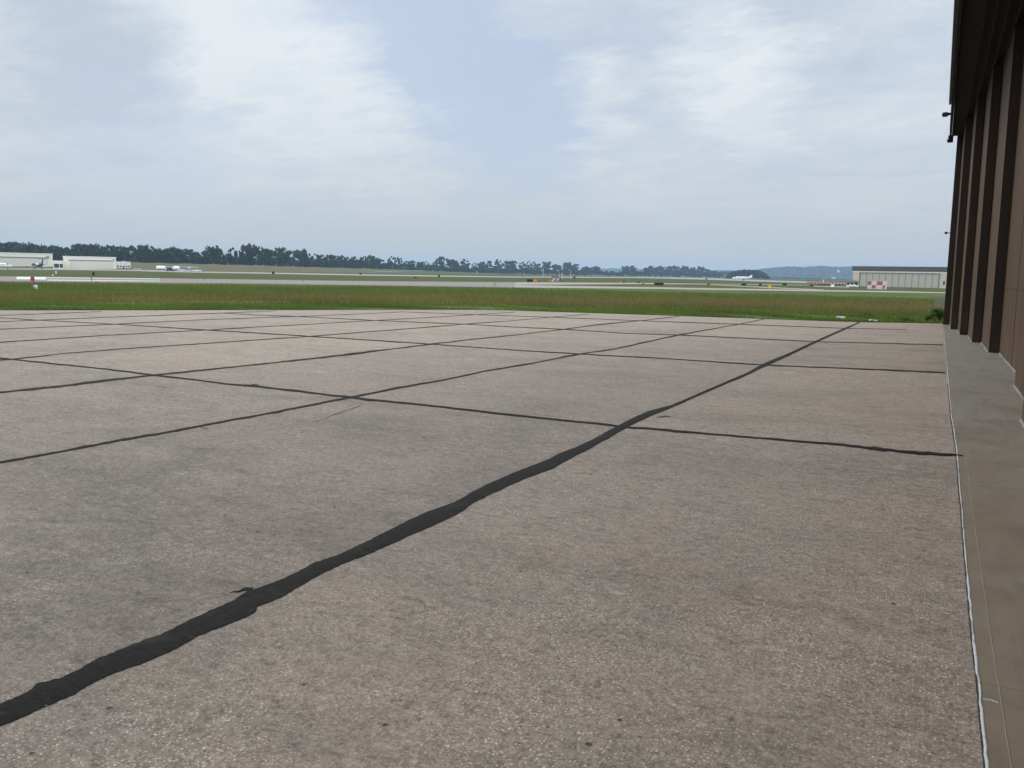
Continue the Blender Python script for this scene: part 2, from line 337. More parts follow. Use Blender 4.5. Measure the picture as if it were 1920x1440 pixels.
M = dict(
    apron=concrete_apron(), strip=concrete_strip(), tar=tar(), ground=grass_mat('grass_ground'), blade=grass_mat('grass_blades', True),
    runway=pavement('runway_concrete', (.215, .192, .178), (.255, .23, .213)), taxi=pavement('taxiway_concrete', (.28, .262, .23), (.34, .32, .283)),
    paint=plain('white_paint', (.58, .575, .56), .7), whitecaulk=caulk(), darkcrack=plain('dark_crack', (.035, .03, .026), .9),
    sillpale=plain('pale_threshold', (.20, .20, .19), .8, var=.3, scale=5), paleline=plain('pale_scratch', (.20, .178, .145), .9), tire=plain('tyre_rubber', (.02, .02, .02), .8),
    brown=brown_panel('brown_door_paint', (.104, .066, .041)), brownshade=brown_panel('shaded_brown', (.033, .0215, .0145), .6), soffit=brown_panel('soffit_brown', (.026, .020, .016), .3),  # second brown is a darkened copy with the leaf ends' shade in its colour
    roofmetal=plain('roof_metal', (.10, .09, .085), .5), black=plain('black_plastic', (.012, .012, .014), .6), steel=plain('galvanised_steel', (.32, .33, .34), .4, metal=.6),
    cream=plain('cream_wall', (.80, .745, .60), .7, var=.06), creamdoor=plain('cream_door', (.66, .62, .52), .6, var=.08), tan=plain('tan_wall', (.58, .51, .39), .7, var=.06), tandoor=plain('tan_door', (.46, .415, .325), .6, var=.08), trim=plain('white_trim', (.80, .79, .74), .6), greyroof=plain('grey_roof_edge', (.105, .105, .098), .6),
    white=plain('white_body_paint', (.78, .79, .80), .3, .5, var=.04), navy=plain('navy_paint', (.018, .022, .06), .35, .5), glass=plain('dark_glass', (.015, .022, .035), .12, .6), silver=plain('silver_paint', (.45, .46, .48), .35, .5),
    red=plain('red_paint', (.42, .035, .03), .5), faded=plain('faded_red_paint', (.40, .10, .09), .6), rust=plain('dull_red_roof', (.24, .06, .05), .7), orange=plain('orange_sign_face', (.50, .22, .04), .5), yellow=plain('yellow_sign_face', (.78, .52, .03), .5), gray=plain('grey_equipment_paint', (.16, .17, .18), .5), pale=plain('pale_grey_paint', (.55, .56, .56), .5),
    bark=plain('tree_bark', (.06, .05, .04), .9), litter=plain('white_litter', (.75, .75, .74), .5),
    leafA=leaf_mat('dark_foliage', (.018, .033, .010), (.036, .056, .015), (.029, .048, .012)), leafB=leaf_mat('mid_foliage', (.024, .043, .012), (.048, .071, .019), (.038, .056, .016)),
    weed=leaf_mat('weed_leaves', (.06, .125, .022), (.10, .18, .04), (.08, .15, .03)), hedge=leaf_mat('hedgerow_foliage', (.014, .027, .009), (.026, .042, .013), (.021, .036, .011)),
    hill=leaf_mat('hill_woods', (.016, .030, .016), (.030, .044, .024), (.024, .036, .018)), hillpale=plain('distant_clearing', (.16, .17, .10), .9),
)
def levee_mat():
    t = NT('levee_grass'); n = t.noise(t.pos((1, 1, .5)), .03, 5., .6); f = t.noise(t.pos(), .4, 5., .7)
    g = t.node('ShaderNodeSeparateXYZ'); t.l.new(t.pos(), g.inputs[0])
    col = t.mix(n, (.125, .105, .052), (.105, .105, .046)); col = t.mix(t.mr(f, .4, .7, 0, .4), col, (.085, .075, .038))
    gr = t.math('MULTIPLY', t.mr(g.outputs[1], 780., 860., 0, 1, True), t.mr(g.outputs[1], 1080., 1220., 1, 0, True))
    col = t.mix(gr, col, (.055, .098, .03))
    return t.done(col, .95, .1)
M['levee'] = levee_mat()

# ------------------------------------------------------------------ world, sun
w = bpy.data.worlds.new('World'); scene.world = w; w.use_nodes = True
def build_world():
    t = NT.__new__(NT); t.t = w.node_tree; t.n = t.t.nodes; t.l = t.t.links
    bg = t.n['Background']; sky = t.node('ShaderNodeTexSky', sky_type='NISHITA'); sky.sun_disc = False
    sky.sun_elevation = SUN_EL; sky.sun_rotation = SUN_AZ; sky.air_density = 1.; sky.dust_density = 2.; sky.ozone_density = 1.
    d = t.node('ShaderNodeTexCoord').outputs['Generated']
    nrm = t.node('ShaderNodeVectorMath', operation='NORMALIZE'); t.l.new(d, nrm.inputs[0]); d = nrm.outputs[0]
    sep = t.node('ShaderNodeSeparateXYZ'); t.l.new(d, sep.inputs[0]); el = sep.outputs[2]
    den = t.math('ADD', t.math('MAXIMUM', el, 0.), .16)
    cmb = t.node('ShaderNodeCombineXYZ'); t.l.new(t.math('DIVIDE', sep.outputs[0], den), cmb.inputs[0]); t.l.new(t.math('DIVIDE', sep.outputs[1], den), cmb.inputs[1])
    rotm = t.node('ShaderNodeMapping'); t.l.new(cmb.outputs[0], rotm.inputs[0]); rotm.inputs['Rotation'].default_value = (0, 0, .9); rotm.inputs['Scale'].default_value = (.8, 1.25, 1)
    plan = cmb.outputs[0]; st = rotm.outputs[0]
    n1 = t.noise(plan, .75, 7., .58, .35); n2 = t.noise(st, 1.5, 9., .66, .5); n3 = t.noise(st, 5.5, 11., .74, .35)
    def blob(px, py, rad, amp):
        v = ray(px, py); v = v/np.linalg.norm(v)
        n = t.node('ShaderNodeVectorMath', operation='DOT_PRODUCT'); t.l.new(dw, n.inputs[0]); n.inputs[1].default_value = tuple(v)
        return t.mr(n.outputs['Value'], math.cos(math.radians(rad)), 1., 0., amp, True)
    # wispy edges: the direction is jittered by noise before the cloud banks are placed
    nc = t.node('ShaderNodeTexNoise'); t.l.new(st, nc.inputs['Vector']); nc.inputs['Scale'].default_value = 2.2; nc.inputs['Detail'].default_value = 8; nc.inputs['Roughness'].default_value = .65
    off = t.node('ShaderNodeVectorMath', operation='MULTIPLY_ADD'); t.l.new(nc.outputs['Color'], off.inputs[0]); off.inputs[1].default_value = (.25,)*3; off.inputs[2].default_value = (-.125,)*3
    ad = t.node('ShaderNodeVectorMath', operation='ADD'); t.l.new(d, ad.inputs[0]); t.l.new(off.outputs[0], ad.inputs[1]); nn = t.node('ShaderNodeVectorMath', operation='NORMALIZE'); t.l.new(ad.outputs[0], nn.inputs[0]); dw = nn.outputs[0]
    def total(bs):
        s = None
        for b in bs:
            o = blob(*b); s = o if s is None else t.math('ADD', s, o)
        return s
    gap = total([(700, -60, 9, .55), (790, 40, 8.5, .75), (880, 150, 7, .75), (950, 235, 6.5, .95), (1010, 262, 5, .7), (230, 262, 7, .45), (330, 285, 6, .35), (460, 310, 6, .32), (545, 172, 2.8, .7), (900, -120, 12, .5), (1250, 20, 7, .22)])
    lum = total([(330, 90, 15, .30), (540, 50, 8, .34), (620, 160, 8, .26), (60, 100, 9, .14), (1340, 95, 4.5, .42), (1420, 180, 4.5, .40), (1080, 235, 5, .36), (760, 250, 6, .26), (430, 180, 9, .2), (1300, 190, 9, .16), (1700, 80, 10, .08)])
    shade = total([(110, 125, 7, .5), (215, 150, 6, .45), (1180, 120, 7, .25), (1500, 60, 8, .22)])
    cover = t.math('ADD', .80, t.math('MULTIPLY', t.math('SUBTRACT', n2, .5), 1.5)); cover = t.math('ADD', cover, t.math('MULTIPLY', t.math('SUBTRACT', n1, .5), .5))
    cover = t.math('SUBTRACT', cover, t.math('MULTIPLY', gap, .66)); cover = t.math('ADD', cover, t.math('MULTIPLY', lum, .5), clamp=True)
    cover = t.mr(cover, .05, 1., .18, 1.)
    low = t.mr(el, 0., .24, 1, 0)                       # towards the skyline the layer closes to an even veil
    k = 10.
    bright = t.math('ADD', t.math('MULTIPLY', lum, .95), t.math('MULTIPLY', t.math('SUBTRACT', n3, .5), 1.25)); bright = t.math('ADD', bright, t.math('MULTIPLY', t.math('SUBTRACT', n2, .5), .9)); bright = t.math('SUBTRACT', bright, shade)
    cloud = t.mix(t.mr(bright, -.45, .60, 0, 1), tuple(q*k for q in CL_DARK), tuple(q*k for q in CL_LIGHT))
    veil = t.mix(t.mr(el, 0., .17, 0, 1), tuple(q*k for q in VEIL0), tuple(q*k for q in VEIL1))
    cloud = t.mix(t.math('MULTIPLY', t.math('POWER', low, 1.1), .86), cloud, veil)
    cover = t.math('MAXIMUM', cover, t.math('MULTIPLY', low, t.mr(low, .3, .8, .5, 1.)))
    blue = t.mix(.72, sky.outputs[0], tuple(q*k for q in BLUE))
    col = t.mix(cover, blue, cloud)
    bk = t.node('ShaderNodeVectorMath', operation='DOT_PRODUCT'); t.l.new(d, bk.inputs[0]); bk.inputs[1].default_value = (math.sin(yaw), -math.cos(yaw), .35)
    k_ = t.mr(bk.outputs['Value'], -.1, .9, 1., 2.7, True); sc = t.node('ShaderNodeVectorMath', operation='SCALE'); t.l.new(col, sc.inputs[0]); t.l.new(k_, sc.inputs['Scale']); col = sc.outputs[0]  # sky behind the camera brightened, added as unseen fill for walls facing it
    t.l.new(col, bg.inputs[0]); bg.inputs[1].default_value = .1
SUN_EL, SUN_AZ = math.radians(52), math.radians(-48)      # azimuth from +Y towards +X
CL_DARK, CL_LIGHT, VEIL0, VEIL1, BLUE = (.545, .615, .71), (.80, .845, .885), (.505, .525, .505), (.59, .635, .675), (.465, .575, .755)
build_world()
sun = bpy.data.objects.new('sun', bpy.data.lights.new('sun', 'SUN')); C.objects.link(sun)
sun.data.energy = 2.0; sun.data.angle = math.radians(22); sun.data.color = (1, .95, .88)
sd = Vector((math.sin(SUN_AZ)*math.cos(SUN_EL), math.cos(SUN_AZ)*math.cos(SUN_EL), math.sin(SUN_EL)))
sun.rotation_euler = sd.to_track_quat('Z', 'Y').to_euler()
scene.view_settings.view_transform = 'Standard'; scene.view_settings.look = 'None'; scene.view_settings.exposure = 0; scene.view_settings.gamma = 1

# ------------------------------------------------------------------ ground and pavements
th = np.radians(np.concatenate([np.arange(-180, -80, 2.), np.arange(-80, 15, .25), np.arange(15, 180, 2.)]))
rb = rbf(th); dx, dy = np.sin(th), np.cos(th)
rings = [(f, -.3) for f in (.0005, .3, .7, .985)]
cols = []
for f, dz in rings:
    x, y = dx*rb*f, dy*rb*f; cols.append((np.stack([x, y, hap(x, y)+dz], -1), np.zeros_like(rb)))
x, y = dx*rb*.998, dy*rb*.998; cols.append((np.stack([x, y, hap(x, y)-.02], -1), np.zeros_like(rb)))
for o in (0, .5, 1.2, 2.5, 4.5, 7, 10, 14, 19, 25, 32, 40, 52, 70, 95, 130, 180, 260, 400, 650, 1000, 1600, 2500, 4000, 6500):
    r = rb+o; x, y = dx*r, dy*r
    und = .0 if o == 0 else 1
    z = land(x, y) - .012*(o == 0) + und*.04*np.sin(x*.31+1)*np.sin(y*.23)*(1 if 1 < o < 60 else 0)
    cols.append((np.stack([x, y, z], -1), np.full_like(rb, o)))
P = np.stack([c[0] for c in cols], 1); A = np.stack([c[1] for c in cols], 1)
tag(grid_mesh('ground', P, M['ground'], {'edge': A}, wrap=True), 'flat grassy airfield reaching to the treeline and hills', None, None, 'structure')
tha = np.radians(np.concatenate([np.arange(-180, -72, 1.), np.arange(-72, 8, .1), np.arange(8, 180, 1.)])); rba = rbf(tha)
fr = np.concatenate([[.002], np.linspace(.02, .2, 24)[:-1], np.linspace(.2, 1, 90)])
X = np.sin(tha)[:, None]*rba[:, None]*fr; Y = np.cos(tha)[:, None]*rba[:, None]*fr
wig = (np.sin(X*3.1)+np.sin(Y*4.3+X)) * .03 * (fr > .999)
tag(grid_mesh('apron', np.stack([X+wig, Y+wig, hap(X, Y)], -1), M['apron'], wrap=True), 'broad worn concrete apron of long rectangular slabs in the foreground', None, None, 'structure')
xs = np.linspace(.26, 12, 24); ys = np.concatenate([np.linspace(-20, 0, 10), np.linspace(.2, EDGE[-1][1]-.15, 110)])
XX, YY = np.meshgrid(xs, ys, indexing='ij')
tag(grid_mesh('pavement_strip', np.stack([XX, YY, hap(XX, YY)+.004], -1), M['strip']), 'smoother darker concrete strip under the brown hangar doors', None, None, 'structure')

def ribbon(name, pts, mat, label, lift=.006, width=None, noise=.0, edges=None, step=6., seedv=0, kind='structure', horizontal=False, mn=.004):
    """pts: (px,py,thickness px); edges: (upper, lower) outlines instead.  Lies on the apron."""
    rg = np.random.default_rng(seedv)
    if edges:
        up, lo = edges; n = 420
        def res(e):
            e = np.array(e, float); s = np.concatenate([[0], np.cumsum(np.hypot(*np.diff(e, axis=0).T))]); q = np.linspace(0, s[-1], n)
            return np.stack([np.interp(q, s, e[:, 0]), np.interp(q, s, e[:, 1])], -1)
        U, L = res(up), res(lo)
        a = np.array([hit(*p, hap)[:2] for p in U]); b = np.array([hit(*p, hap)[:2] for p in L])
        tdir = np.gradient((a+b)/2, axis=0); tdir /= np.linalg.norm(tdir, axis=1)[:, None]; nr = np.stack([-tdir[:, 1], tdir[:, 0]], -1)
        def rag():
            o = rg.normal(0, 1, n+40)
            return (np.convolve(o, np.ones(9)/3, 'same')[20:-20]*.9 + rg.normal(0, .5, n) + np.convolve(o, np.ones(25)/5, 'same')[20:-20]*.9)[:, None]
        a = a + nr*noise*rag(); b = b + nr*noise*rag()
    else:
        p = np.array(pts, float); seg = np.hypot(np.diff(p[:, 0]), np.diff(p[:, 1])); s = np.concatenate([[0], np.cumsum(seg)])
        q = np.linspace(0, s[-1], max(12, int(s[-1]/step))); px, py, wd = (np.interp(q, s, p[:, i]) for i in range(3))
        sm = np.convolve(rg.normal(0, 1, len(q)+8), np.ones(5)/5, 'same')[4:-4]; sm2 = np.convolve(rg.normal(0, 1, len(q)+8), np.ones(3)/3, 'same')[4:-4]
        wd = wd*(1+.30*sm)*(.66 if not horizontal else 1.)
        if horizontal: A_ = [(x-k/2, y) for x, y, k in zip(px+sm2*.5*wd*.4, py, wd)]; B_ = [(x+k/2, y) for x, y, k in zip(px+sm2*.5*wd*.4, py, wd)]
        else: A_ = [(x, y-k/2) for x, y, k in zip(px, py+sm2*wd*.13, wd)]; B_ = [(x, y+k/2) for x, y, k in zip(px, py+sm2*wd*.13, wd)]
        a = np.array([hit(*k, hap)[:2] for k in A_]); b = np.array([hit(*k, hap)[:2] for k in B_])
        n = len(a)
    sub = 4; k = np.linspace(0, 1, sub+1)[None, :, None]; XY = a[:, None]*(1-k)+b[:, None]*k
    crown = (np.array([-.3, 1, 1, 1, -.3])*.5+.5)*(lift-.0015)+.0015
    Z = hap(XY[..., 0], XY[..., 1])+crown[None, :]
    return tag(grid_mesh(name, np.concatenate([XY, Z[..., None]], -1), mat), label, None, 'sealed joints of the apron' if mat is M['tar'] else None, kind)
up = [(-420, 1497), (-60, 1345), (0, 1320.7), (50, 1300), (67, 1283), (117, 1270), (183, 1235), (213, 1222), (253, 1207), (300, 1192), (333, 1175), (400, 1143), (440, 1125), (467, 1108), (500, 1097), (533, 1083), (550, 1075), (587, 1055), (633, 1040), (690, 1014), (760, 977), (808, 957), (852, 942), (888, 921), (924, 904), (961, 888), (997, 873), (1030, 860), (1045, 851), (1081, 838), (1107, 826), (1143, 806), (1180, 787), (1216, 771), (1260, 759.5), (1340, 725), (1400, 699), (1428, 683), (1480, 661.5), (1535, 636.5), (1590, 612.5), (1611, 603.5)]
lo = [(-420, 1562), (-60, 1392), (0, 1365), (40, 1345), (77, 1327), (133, 1302), (173, 1282), (200, 1270), (240, 1253), (290, 1232), (333, 1213), (377, 1192), (427, 1172), (467, 1155), (479, 1147), (482, 1138), (527, 1120), (567, 1098), (600, 1080), (640, 1060), (705, 1034), (770, 1004), (825, 979), (866, 960), (888, 943), (924, 926), (961, 908), (997, 893), (1034, 879), (1070, 859), (1107, 841), (1143, 822), (1180, 800), (1216, 782), (1260, 764.5), (1340, 730), (1400, 704.5), (1434, 688), (1484, 665.5), (1537, 640), (1592, 615), (1613, 605)]
ribbon('joint_sealant', None, M['tar'], 'widest ragged black tar joint running from lower left to the grass', edges=(up, lo), noise=.004, seedv=1, lift=.008)
J = {
 'second black tar joint from the hangar running towards the grass': [(-1300, 1116, 8), (-300, 925, 6), (0, 868, 6), (115, 847, 6), (230, 825, 6.5), (330, 808, 7), (380, 798, 5), (480, 780, 5), (560, 764, 5), (659, 745, 6), (760, 725, 5), (830, 713, 4), (905, 697, 4), (990, 683, 4), (1085, 664, 4), (1150, 655, 3), (1274, 628, 3), (1385, 608, 2), (1434, 598, 1.5)],
 'third black tar joint from the hangar running towards the grass': [(-1300, 889, 6), (-300, 772, 6), (0, 736, 6), (110, 725, 6), (210, 712, 5), (290, 703.5, 4.5), (400, 692, 4), (480, 684, 3.5), (600, 671, 4), (660, 664, 5), (740, 654, 3), (807, 645.5, 3), (890, 636, 2.5), (960, 629, 2), (1056, 617.5, 2), (1110, 610, 2.5), (1200, 601.5, 2), (1273, 593, 1.5)],
 'fourth thin tar joint running towards the grass': [(-1300, 786, 4), (-300, 700, 3), (21, 674, 3), (120, 663, 2), (235, 654, 2), (370, 645, 2), (480, 637.5, 2), (580, 631, 2), (680, 623, 2), (760, 617, 2), (870, 608, 2), (960, 601.5, 1.3), (1032, 595, 1.2), (1105, 589, 1)],
 'fifth thin tar joint running towards the grass': [(-1300, 725, 3), (-300, 661, 2.5), (0, 642, 2.2), (180, 630, 2), (290, 624, 2), (387, 619, 2), (480, 613.5, 2), (600, 607, 1.5), (702, 601, 1.5), (800, 595.5, 1.2), (892, 590, 1.2), (965, 585.5, 1)],
 'sixth thin tar joint running towards the grass': [(-1000, 665, 2), (-200, 627, 1.6), (0, 617.5, 1.5), (215, 608, 1.5), (360, 600.5, 1.2), (480, 596, 1.1), (557, 593.5, 1.5), (660, 589.5, 1), (755, 585, 1)],
 'farthest left tar joint ending at a cross joint': [(-200, 613, 1.5), (0, 603.5, 1.5), (72, 600.5, 1.2), (140, 597.5, 1.2), (245, 593.5, 1.3), (415, 587, 1.2), (520, 583, 1)],
 'faint tar joint close to the left grass edge': [(-120, 596, 1.2), (0, 591.5, 1.2), (85, 588.5, 1.2), (190, 584.5, 1)],
 'nearest cross joint of black tar reaching the white caulk line': [(-500, 617, 2.5), (-300, 640, 3), (0, 671.5, 3), (21, 674, 3), (150, 687.5, 3), (230, 696, 4), (290, 704, 4), (360, 712, 3), (430, 721, 3.5), (475, 724, 5.5), (560, 734, 5), (600, 739, 4), (659, 745.5, 6), (690, 750, 7), (760, 756, 5), (850, 766, 5), (945, 777, 5), (1060, 789, 5), (1140, 797, 5), (1170, 801, 5), (1200, 803, 5), (1260, 808, 6), (1300, 812, 4), (1460, 825, 5), (1560, 833, 5), (1620, 839, 6), (1680, 846, 7), (1740, 851, 8), (1790, 854, 6), (1806, 856, 2)],
 'second cross joint of tar from the front': [(-250, 586, 1.3), (0, 596, 1.3), (72, 600.5, 1.3), (215, 608, 1.3), (387, 619, 2.5), (480, 624.5, 2.5), (580, 631, 2.5), (710, 639, 2), (807, 645.5, 2.5), (960, 656.5, 1.6), (1085, 664, 2.5), (1250, 673, 2), (1428, 684.5, 3), (1480, 687, 3), (1560, 690, 2), (1680, 695, 3), (1772, 699.5, 3)],
 'third cross joint of tar from the front': [(415, 587, 1.2), (480, 591, 1.2), (557, 593.5, 1.5), (702, 601, 1.5), (870, 608, 1.5), (960, 613, 1.5), (1056, 617.5, 2), (1170, 625, 1.5), (1274, 628.5, 2), (1440, 636.5, 1.5), (1532, 641, 1.5), (1640, 643.5, 1.5), (1768, 647, 2)],
 'farthest thin cross joint near the grass edge': [(752, 585, 1), (892, 590, 1.2), (1032, 595, 1.2), (1200, 601.5, 1.2), (1385, 608, 1.5), (1585, 616, 1.3), (1700, 618, .7)],
}
for i, (lab, pts) in enumerate(J.items()): ribbon('joint_sealant', pts, M['tar'], lab, seedv=10+i, lift=.007+.0006*i)
WL = [(x, y, k*.6) for x, y, k in [(1771, 620, 1), (1773, 660, 1.5), (1776, 690, 2), (1779, 720, 2.4), (1784, 780, 3), (1789, 810, 3.4), (1795, 850, 4), (1797, 880, 4), (1803, 950, 4.5), (1808, 1010, 5), (1813, 1070, 5.5), (1818, 1120, 7), (1823, 1170, 9), (1829, 1230, 8), (1836, 1290, 9), (1841, 1340, 10), (1846, 1390, 11), (1851, 1440, 12), (1862, 1560, 13)]]
ribbon('caulk_line', WL, M['whitecaulk'], 'wavy white caulk line between the apron and the hangar strip', seedv=40, lift=.010, horizontal=True, step=5)
ribbon('joint_crack', [(x-k*.62-1.5, y, k*.45+.8) for x, y, k in WL[3:]], M['darkcrack'], 'thin dark crack along the left side of the white caulk', seedv=41, lift=.004, horizontal=True, step=5)
ribbon('scratch_line', [(1812, 860, 1), (1817, 905, 1.2), (1830, 1000, 1.5), (1846, 1110, 1.5), (1860, 1210, 2), (1876, 1310, 2), (1896, 1440, 2.5), (1906, 1500, 2.5)], M['paleline'], 'fine pale scored line on the strip right of the caulk', seedv=42, lift=.0065, horizontal=True)
ribbon('scratch_line', [(1798, 905, 1.2), (1830, 908, 1.2), (1870, 913, 1), (1900, 916, 1)], M['paleline'], 'faint pale cross line on the strip', seedv=43, lift=.007)
ribbon('scratch_line', [(1842, 1313, 2), (1858, 1315, 2), (1872, 1320, 1.2)], M['whitecaulk'], 'short white caulk dribble beside the bottom of the caulk line', seedv=44, lift=.007)
ribbon('hairline_crack', [(680, 754, .5), (677, 760, .5), (664, 766, .45), (640, 774, .5), (618, 781, .5), (598, 790, .4), (585, 792, .3)], M['darkcrack'], 'hairline crack curving away from the second joint crossing', seedv=45, lift=.004)
ribbon('hairline_crack', [(676, 762, .3), (655, 767, .4), (630, 776, .4), (612, 783, .3)], M['darkcrack'], 'short hairline crack beside the curving crack', seedv=46, lift=.004)
0 and ribbon('hairline_crack', [(800, 842, .3), (815, 837, .4), (840, 830, .4), (870, 822, .3)], M['darkcrack'], 'isolated short crack in a grey stained slab', seedv=47, lift=.004)
ribbon('tar_smear', [(1231, 782, 1), (1240, 782, 2), (1247, 780.5, 2.5), (1258, 781.5, 1)], M['tar'], 'small tar smear beside the widest joint crossing', seedv=48, lift=.005, step=2)
ribbon('tar_smear', [(430, 1113, .5), (438, 1110, 2), (447, 1110, 4), (456, 1106, 7), (465, 1106, 8), (474, 1103, 6)], M['tar'], 'ragged tar smear left of the widest joint', seedv=49, lift=.005, step=1.5)
0 and ribbon('tar_smear', [(422, 1117, .5), (432, 1115, 1.5), (441, 1111, 2), (452, 1109, 4), (464, 1107, 3)], M['tar'], 'lower lick of the ragged tar smear left of the widest joint', seedv=53, lift=.0045, step=1.5)
ribbon('tar_smear', [(466, 723, 1), (474, 721, 2), (486, 722, 1)], M['tar'], 'tiny tar blot on the nearest cross joint', seedv=50, lift=.0055, step=2)
ribbon('tar_smear', [(374, 800, 1), (384, 803, 1.5), (390, 805, .6)], M['tar'], 'tiny tar tail under the second joint', seedv=51, lift=.0055, step=2)
0 and ribbon('tar_smear', [(1366, 836, .6), (1376, 834, 2), (1384, 838, .8)], M['tar'], 'faint tar speck below the nearest cross joint', seedv=52, lift=.0055, step=2)

def patch(name, outline, mat, label, lift, ns=40):
    """flat sheet on the ground between an upper and a lower outline given in picture columns"""
    up, lo = (np.array(q, float) for q in outline)
    xs = np.linspace(max(up[0, 0], lo[0, 0]), min(up[-1, 0], lo[-1, 0]), ns)
    yu, yl = np.interp(xs, up[:, 0], up[:, 1]), np.interp(xs, lo[:, 0], lo[:, 1])
    P = np.array([[G(x, a*(1-k)+b*k) for k in np.linspace(0, 1, 4)] for x, a, b in zip(xs, yu, yl)]); P[..., 2] += lift
    return tag(grid_mesh(name, P, mat), label, None, None, 'structure')
near_lo = [(-260, 524.5), (0, 527.8), (240, 530.2), (480, 532), (720, 535.6), (960, 539.4), (1200, 541.6), (1440, 545.2), (1560, 546.8), (1680, 548.6), (1768, 550), (1900, 551.8)]
patch('runway', ([(-260, 514.8), (0, 518.2), (240, 521), (480, 524.4), (720, 527.6), (965, 529.2)], near_lo), M['runway'], 'pale concrete runway end beyond the near grass at left', .02)
patch('taxiway', ([(965, 529.2), (1200, 530.4), (1332, 532.2)], [(965, 534.3), (1200, 532.8), (1332, 533.4)]), M['taxi'], 'thin pale taxiway branch leaving the runway at centre', .02)
patch('taxiway', ([(965, 534.3), (1080, 536.6), (1200, 538.2), (1440, 542.2), (1560, 544.2), (1680, 545.9), (1768, 548.1), (1900, 550)], near_lo), M['taxi'], 'nearest narrow taxiway running on to the right', .02)
patch('taxiway', ([(1332, 532.2), (1440, 533.2), (1520, 534.4)], [(1332, 533.0), (1440, 534.3), (1520, 535.2)]), M['taxi'], 'thin far taxiway strip right of the black signs', .024)
patch('taxiway', ([(1326, 533.2), (1440, 538.3), (1545, 543.2)], [(1326, 534.2), (1440, 540.1), (1545, 544.8)]), M['taxi'], 'slanting taxiway strip joining the nearest taxiway', .028)
patch('taxiway', ([(1525, 536.0), (1592, 537.8)], [(1525, 537.4), (1592, 539.2)]), M['taxi'], 'short pavement strip left of the small booth', .02)
patch('runway', ([(-260, 499.5), (0, 503.2), (120, 503.6), (240, 504.5), (360, 508.8), (480, 510.6), (720, 515), (960, 518.4), (1200, 519.4), (1325, 521.3), (1440, 525.6), (1540, 528.4), (1640, 531), (1800, 534)], [(-260, 502.6), (0, 505.2), (120, 506.2), (240, 507.8), (360, 511.2), (480, 513), (720, 517.4), (960, 520.4), (1200, 521.2), (1325, 524.4), (1440, 528.6), (1540, 531.6), (1640, 534), (1800, 537)]), M['taxi'], 'far pale runway running across the whole airfield', .02, 60)
RY = np.array([.05, .06])
patch('runway_marking', ([(31, 519.3), (87, 519.6)], [(24.5, 523.8), (86, 524.6)]), M['paint'], 'broad white runway marking block at far left', .035, 8)
patch('runway_marking', ([(80, 520.2), (300, 522.8)], [(80, 521.2), (300, 523.6)]), M['paint'], 'far white edge line of the runway', .03, 20)
patch('runway_marking', ([(88, 524.7), (300, 526.9)], [(88, 526.1), (300, 527.7)]), M['paint'], 'near white edge line of the runway', .03, 30)

# levee with a ramp road
crest = [(-260, 640, 3.6), (-50, 640, 3.5), (120, 640, 3.4), (255, 645, 3.15), (480, 700, 2.75), (720, 1080, 2.4), (840, 1420, 2.5), (960, 1900, 2.3), (1100, 2500, 2.2), (1240, 3000, 2.)]
def crest_at(px):
    a = np.array(crest); return np.interp(px, a[:, 0], a[:, 1]), np.interp(px, a[:, 0], a[:, 2])
def levee_pt(px, t, lift=0.):
    d, h = crest_at(px); k = 1-.2*(1-t) if t <= 1 else 1+.03*(t-1)
    if t > 2: k = 1.03+.14*(t-2)
    v = ray(px, H0+HS*px); p = EYE + v*(d*k)
    z = ZF+.01 + (H+h-ZF)*(t if t <= 1 else (1 if t <= 2 else max(0, 3-t)))
    return np.array([p[0], p[1], z+lift])
pxs = np.linspace(-260, 1240, 120)
tag(grid_mesh('levee', np.array([[levee_pt(q, t, .25*math.sin(q*.13)*(0 < t < 3)) for t in (0, .25, .5, .75, 1, 1.5, 2, 2.5, 3)] for q in pxs]), M['levee']), 'long low grassy levee in front of the trees', None, None, 'structure')
rp = []
for q in np.linspace(690, 838, 40):
    t = (q-690)/148; rp.append([levee_pt(q, min(1, max(0, t-.045)), .35), levee_pt(q, min(1, t+.05), .35)])
tag(grid_mesh('ramp_road', np.array(rp), M['taxi']), 'pale gravel ramp road climbing the levee', None, None, 'structure')

# hills (far ridges with real depth)
def ridge(name, pts, d, depthm, label, mat, bump=3., n=330, seedv=3):
    rg = np.random.default_rng(seedv); a = np.array(pts, float); q = np.linspace(a[0, 0], a[-1, 0], n); top = np.interp(q, a[:, 0], a[:, 1])
    rows = []
    pk = np.concatenate([np.linspace(0, .62, 44), [.75, 1]]); prof = [(k, float(np.interp(k, [0, .1, .22, .34, .46, .6, .75, 1], [0, .32, .58, .78, .93, 1, .85, .1]))) for k in pk]
    nz = [np.convolve(rg.normal(0, 1, n+8), np.ones(3)/3, 'same')[4:-4] for _ in prof]
    for (k, f), zz in zip(prof, nz):
        row = []
        for x, y, e in zip(q, top, zz):
            dd = d + depthm*k; v = ray(x, H0+HS*x); p = EYE+v*dd; hh = (H0+HS*x-y)/FPX*(d+depthm*.6) + H - ZF
            row.append((p[0], p[1], ZF-.5 + max(0, hh)*f + (e*bump if f > .1 else 0)))
        rows.append(row)
    return tag(grid_mesh(name, np.array(rows).transpose(1, 0, 2), mat, smooth=False), label, None, None, 'structure')
ridge('hills', [(1380, 512), (1400, 509), (1418, 506), (1440, 503), (1455, 502), (1462, 501), (1498, 500.5), (1503, 502), (1520, 500), (1535, 498.5), (1552, 500), (1570, 501), (1600, 500), (1640, 500), (1700, 502), (1790, 505)], 3300, 700, 'blue hazy wooded ridge left of the right-hand hangar', M['hill'])
